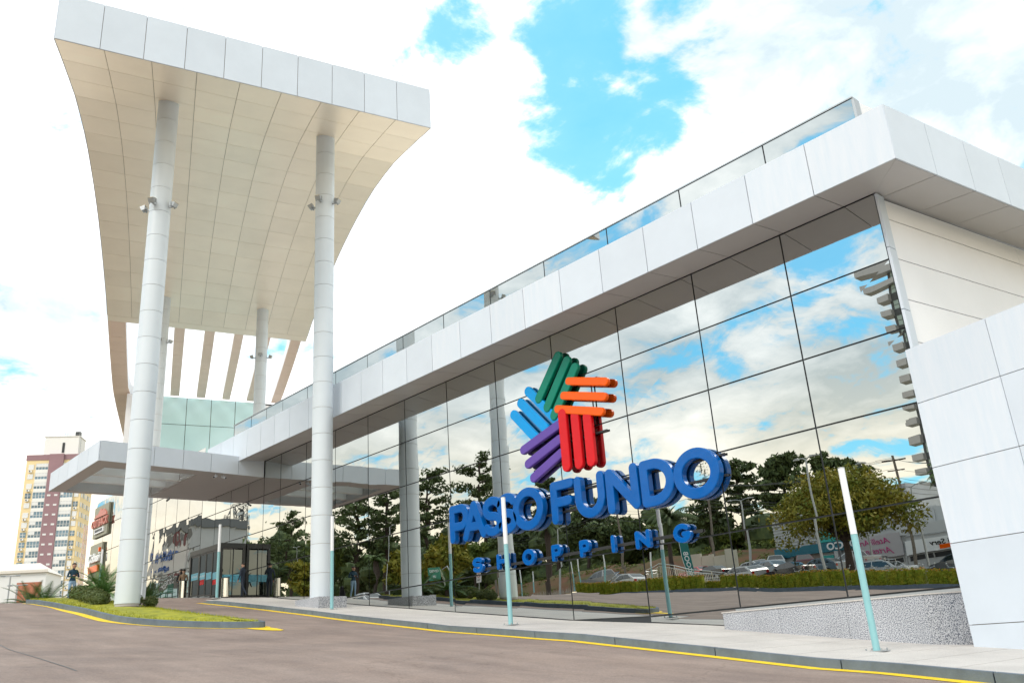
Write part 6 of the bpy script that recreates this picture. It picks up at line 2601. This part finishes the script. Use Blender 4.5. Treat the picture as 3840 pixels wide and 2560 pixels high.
# ------------------------------------------------------------------ people
def person(label, loc, rz, J, mats, hair='hair', scale=1.0, longhair=False):
    """J: joint name -> position; the body is one skinned surface, cloth colours follow the limbs"""
    t = thing('person', label, 'person', loc, rz)
    base = dict(pelvis=(0, 0, .95), waist=(0, 0, 1.10), chest=(0, 0, 1.34), neck0=(0, .01, 1.47), neck=(0, .0, 1.515), head0=(0, -.02, 1.57), head1=(0, -.02, 1.65), head2=(0, -.005, 1.73),
                shL=(.17, 0, 1.41), elL=(.24, .02, 1.14), wrL=(.23, -.12, .93), shR=(-.17, 0, 1.41), elR=(-.24, .02, 1.14), wrR=(-.23, -.12, .93),
                hipL=(.095, 0, .90), knL=(.11, -.02, .49), anL=(.11, .02, .09), toL=(.13, -.15, .045), hipR=(-.095, 0, .90), knR=(-.11, -.02, .49), anR=(-.11, .02, .09), toR=(-.13, -.15, .045))
    base.update(J)
    R_ = dict(pelvis=.125, waist=.115, chest=.135, neck0=.075, neck=.060, head0=.078, head1=.104, head2=.080, shL=.068, elL=.046, wrL=.030, shR=.068, elR=.046, wrR=.030,
              hipL=.095, knL=.062, anL=.042, toL=.038, hipR=.095, knR=.062, anR=.042, toR=.038)
    E_ = [('pelvis', 'waist', 1), ('waist', 'chest', 1), ('chest', 'neck0', 1), ('neck0', 'neck', 3), ('neck', 'head0', 3), ('head0', 'head1', 3), ('head1', 'head2', 3),
          ('chest', 'shL', 1), ('shL', 'elL', 1), ('elL', 'wrL', 1), ('chest', 'shR', 1), ('shR', 'elR', 1), ('elR', 'wrR', 1),
          ('pelvis', 'hipL', 2), ('hipL', 'knL', 2), ('knL', 'anL', 2), ('anL', 'toL', 4), ('pelvis', 'hipR', 2), ('hipR', 'knR', 2), ('knR', 'anR', 2), ('anR', 'toR', 4)]
    for s_ in 'LR':
        wv, ev = Vector(base['wr' + s_]), Vector(base['el' + s_])
        d = (wv - ev).normalized()
        palm = wv + d * .075
        base['pa' + s_] = tuple(palm)
        R_['pa' + s_] = .034
        E_.append(('wr' + s_, 'pa' + s_, 3))
        sd_ = d.cross(Vector((0, 0, 1)))
        sd_ = sd_.normalized() if sd_.length > .1 else Vector((1, 0, 0))
        dn = sd_.cross(d).normalized()
        for i, (o, L_) in enumerate(((-.027, .062), (-.009, .074), (.009, .070), (.026, .055))):
            a = palm + sd_ * o + d * .02
            m_ = a + d * L_ * .6
            e_ = m_ + d * L_ * .25 - dn * L_ * .35
            for nm, p_, rr in (('f%da' % i, a, .0095), ('f%db' % i, m_, .0085), ('f%dc' % i, e_, .007)):
                base[nm + s_] = tuple(p_)
                R_[nm + s_] = rr
            E_ += [('pa' + s_, 'f%da' % i + s_, 3), ('f%da' % i + s_, 'f%db' % i + s_, 3), ('f%db' % i + s_, 'f%dc' % i + s_, 3)]
        a = wv + d * .035 + sd_ * .03
        e_ = a + d * .045 + sd_ * .022
        base['th' + s_], base['ti' + s_] = tuple(a), tuple(e_)
        R_['th' + s_], R_['ti' + s_] = .011, .009
        E_ += [('wr' + s_, 'th' + s_, 3), ('th' + s_, 'ti' + s_, 3)]
    names_ = list(base)
    idx = {n: i for i, n in enumerate(names_)}
    me = bpy.data.meshes.new('body')
    me.from_pydata([base[n] for n in names_], [(idx[a], idx[c]) for a, c, _ in E_], [])
    o = bpy.data.objects.new('body', me)
    COL.objects.link(o)
    md = o.modifiers.new('skin', 'SKIN')
    sv = me.skin_vertices[0].data if me.skin_vertices else None
    if sv is None:
        me.attributes.new('skin', 'FLOAT', 'POINT')
    for n, i in idx.items():
        sv[i].radius = (R_[n], R_[n] * (.82 if n in ('pelvis', 'waist', 'chest') else 1))
    sv[idx['pelvis']].use_root = True
    ss = o.modifiers.new('sub', 'SUBSURF')
    ss.levels = ss.render_levels = 1
    dg = bpy.context.evaluated_depsgraph_get()
    m2 = bpy.data.meshes.new_from_object(o.evaluated_get(dg))
    bpy.data.objects.remove(o)
    for m_ in mats:
        m2.materials.append(M[m_])
    seg = [(Vector(base[a]), Vector(base[c]), mi, (R_[a] + R_[c]) / 2) for a, c, mi in E_]
    for f in m2.polygons:
        c = f.center
        best, bm_ = 9, 0
        for a, e_, mi, rr in seg:
            d = e_ - a
            tt = max(0, min(1, (c - a).dot(d) / max(d.length_squared, 1e-9)))
            q = (c - a - d * tt).length - rr
            if q < best:
                best, bm_ = q, mi
        if bm_ == 2 and c.z > .96:
            bm_ = 1
        if bm_ == 1 and c.z < .93 and abs(c.x) < .17:
            bm_ = 2
        f.material_index = bm_ - 1
        f.use_smooth = True
    m2.update()
    body = link('body', m2, t)
    H = Vector(base['head1'])
    k = MB()
    k.ball((H.x, H.y + .028, H.z + .062), (.098, .098, .072), nu=12, nv=8)
    if longhair:
        k.ball((H.x, H.y + .06, H.z - .06), (.085, .06, .15), nu=10, nv=8)
    k.build('hair', hair, t, smooth=True)
    k = MB()
    k.ball((H.x, H.y - .104, H.z - .01), (.012, .018, .02), nu=6, nv=5)
    for sgn in (-1, 1):
        k.ball((H.x + sgn * .100, H.y + .0, H.z - .005), (.012, .022, .03), nu=6, nv=5)
    k.build('nose_and_ears', 'skin', t, smooth=True)
    k = MB()
    for sgn in (-1, 1):
        k.ball((H.x + sgn * .032, H.y - .094, H.z + .018), (.012, .008, .006), nu=6, nv=4)
    k.box(H.x - .024, H.x + .024, H.y - .104, H.y - .088, H.z - .045, H.z - .038)
    k.build('eyes_and_mouth', 'hair', t)
    if scale != 1.0:
        t.scale = (scale,) * 3
    return t


def face_cam(x, y, off=0.0):
    """heading so that local -Y looks at the camera, turned by off"""
    return math.atan2(CAM.y - y, CAM.x - x) + PI / 2 + off


mx_, my_ = -45.9, -7.75
pm = person('young man in a navy jumper and pale jeans looking down at his phone', (mx_, my_, RZ(mx_, my_) + .02), face_cam(mx_, my_, .35),
            dict(elL=(.27, .0, 1.14), wrL=(.09, -.25, 1.20), elR=(-.25, .0, 1.14), wrR=(-.09, -.23, 1.17), head1=(0, -.045, 1.655), head2=(0, -.05, 1.725), knL=(.12, -.06, .50), anL=(.15, .0, .09), toL=(.19, -.16, .045), anR=(-.13, .03, .09)),
            ('navy', 'jeans', 'skin', 'shoe'), scale=1.02)
ph = thing('phone', 'black phone held in both hands by the young man in the navy jumper', 'phone', (mx_, my_, RZ(mx_, my_) + .02), face_cam(mx_, my_, .35))
k = MB()
k.hexa([(-.035, -.36, 1.15), (.035, -.36, 1.15), (.035, -.34, 1.16), (-.035, -.34, 1.16)], [(-.035, -.40, 1.27), (.035, -.40, 1.27), (.035, -.385, 1.28), (-.035, -.385, 1.28)])
k.build('case', 'black', ph)
k = MB()
k.hexa([(-.03, -.339, 1.17), (.03, -.339, 1.17), (.03, -.336, 1.172), (-.03, -.336, 1.172)], [(-.03, -.382, 1.27), (.03, -.382, 1.27), (.03, -.379, 1.272), (-.03, -.379, 1.272)])
k.build('screen', 'carglass', ph)
bx = thing('backpack', 'black backpack standing behind the young man with the phone', 'backpack', (mx_ - .5, my_ + .45, RZ(mx_, my_) + .16), .4)
k = MB()
k.hexa([(-.2, -.14, 0), (.2, -.14, 0), (.2, .14, 0), (-.2, .14, 0)], [(-.15, -.1, .48), (.15, -.1, .48), (.15, .1, .48), (-.15, .1, .48)])
k.ball((0, 0, .48), (.16, .11, .08), nu=10, nv=6)
k.build('bag_body', 'blackcloth', bx)
k = MB()
k.hexa([(-.14, -.20, .06), (.14, -.20, .06), (.14, -.142, .06), (-.14, -.142, .06)], [(-.12, -.18, .28), (.12, -.18, .28), (.12, -.13, .28), (-.12, -.13, .28)])
k.build('pocket', 'darkgrey', bx)

sx_, sy_ = -42.45, -.72
person('man in dark clothes lifting a cigarette to his mouth, walking past the vestibule', (sx_, sy_, G(sx_) + .003), math.radians(-62),
       dict(elL=(.26, .03, 1.14), wrL=(.22, -.10, .92), elR=(-.25, -.12, 1.20), wrR=(-.10, -.24, 1.42), knL=(.10, .10, .50), anL=(.11, .34, .14), toL=(.12, .26, .03), knR=(-.10, -.10, .50), anR=(-.11, -.12, .09), toR=(-.12, -.29, .045), head1=(0, -.03, 1.66)),
       ('navy2', 'navy2', 'skin', 'shoe_dark'), scale=.95)
wx, wy = -49.3, -1.1
person('woman in a beige cardigan standing near the wing glass looking at her hands', (wx, wy, G(wx)), math.radians(-110),
       dict(elL=(.24, .0, 1.12), wrL=(.08, -.25, 1.12), elR=(-.24, .0, 1.12), wrR=(-.06, -.25, 1.10), head1=(0, -.05, 1.645), head2=(0, -.06, 1.71)),
       ('beigecloth', 'blackcloth', 'skin', 'shoe_dark'), scale=.94)
person('woman dressed in black standing just behind the woman in beige', (wx - .75, wy + .15, G(wx - .75)), math.radians(-85),
       dict(elL=(.24, .0, 1.12), wrL=(.10, -.22, 1.08), elR=(-.24, .0, 1.12), wrR=(-.10, -.22, 1.06), head1=(0, -.045, 1.65)),
       ('blackcloth', 'blackcloth', 'skin', 'shoe_dark'), scale=.98, longhair=True)
# small green metal chair by the glass
ch = thing('chair', 'small green lattice chair beside the women near the wing glass', 'chair', (-50.6, -1.5, G(-50.6)), .3)
M['greenmetal'] = mat('green_metal', (.01, .11, .07), .4)
k = MB()
k.box(-.24, .24, -.24, .24, .42, .45)
k.build('seat', 'greenmetal', ch)
k = MB()
for j in range(6):
    k.box(-.24 + j * .088, -.21 + j * .088, .22, .24, .451, .95)
for j in range(4):
    k.box(-.24, .24, .245, .26, .52 + j * .12, .55 + j * .12)
k.build('backrest', 'greenmetal', ch)
for sx in (-1, 1):
    for sy in (-1, 1):
        k = MB()
        k.box(sx * .22 - .015, sx * .22 + .015, sy * .22 - .015, sy * .22 + .015, 0, .419)
        k.build('leg', 'greenmetal', ch)
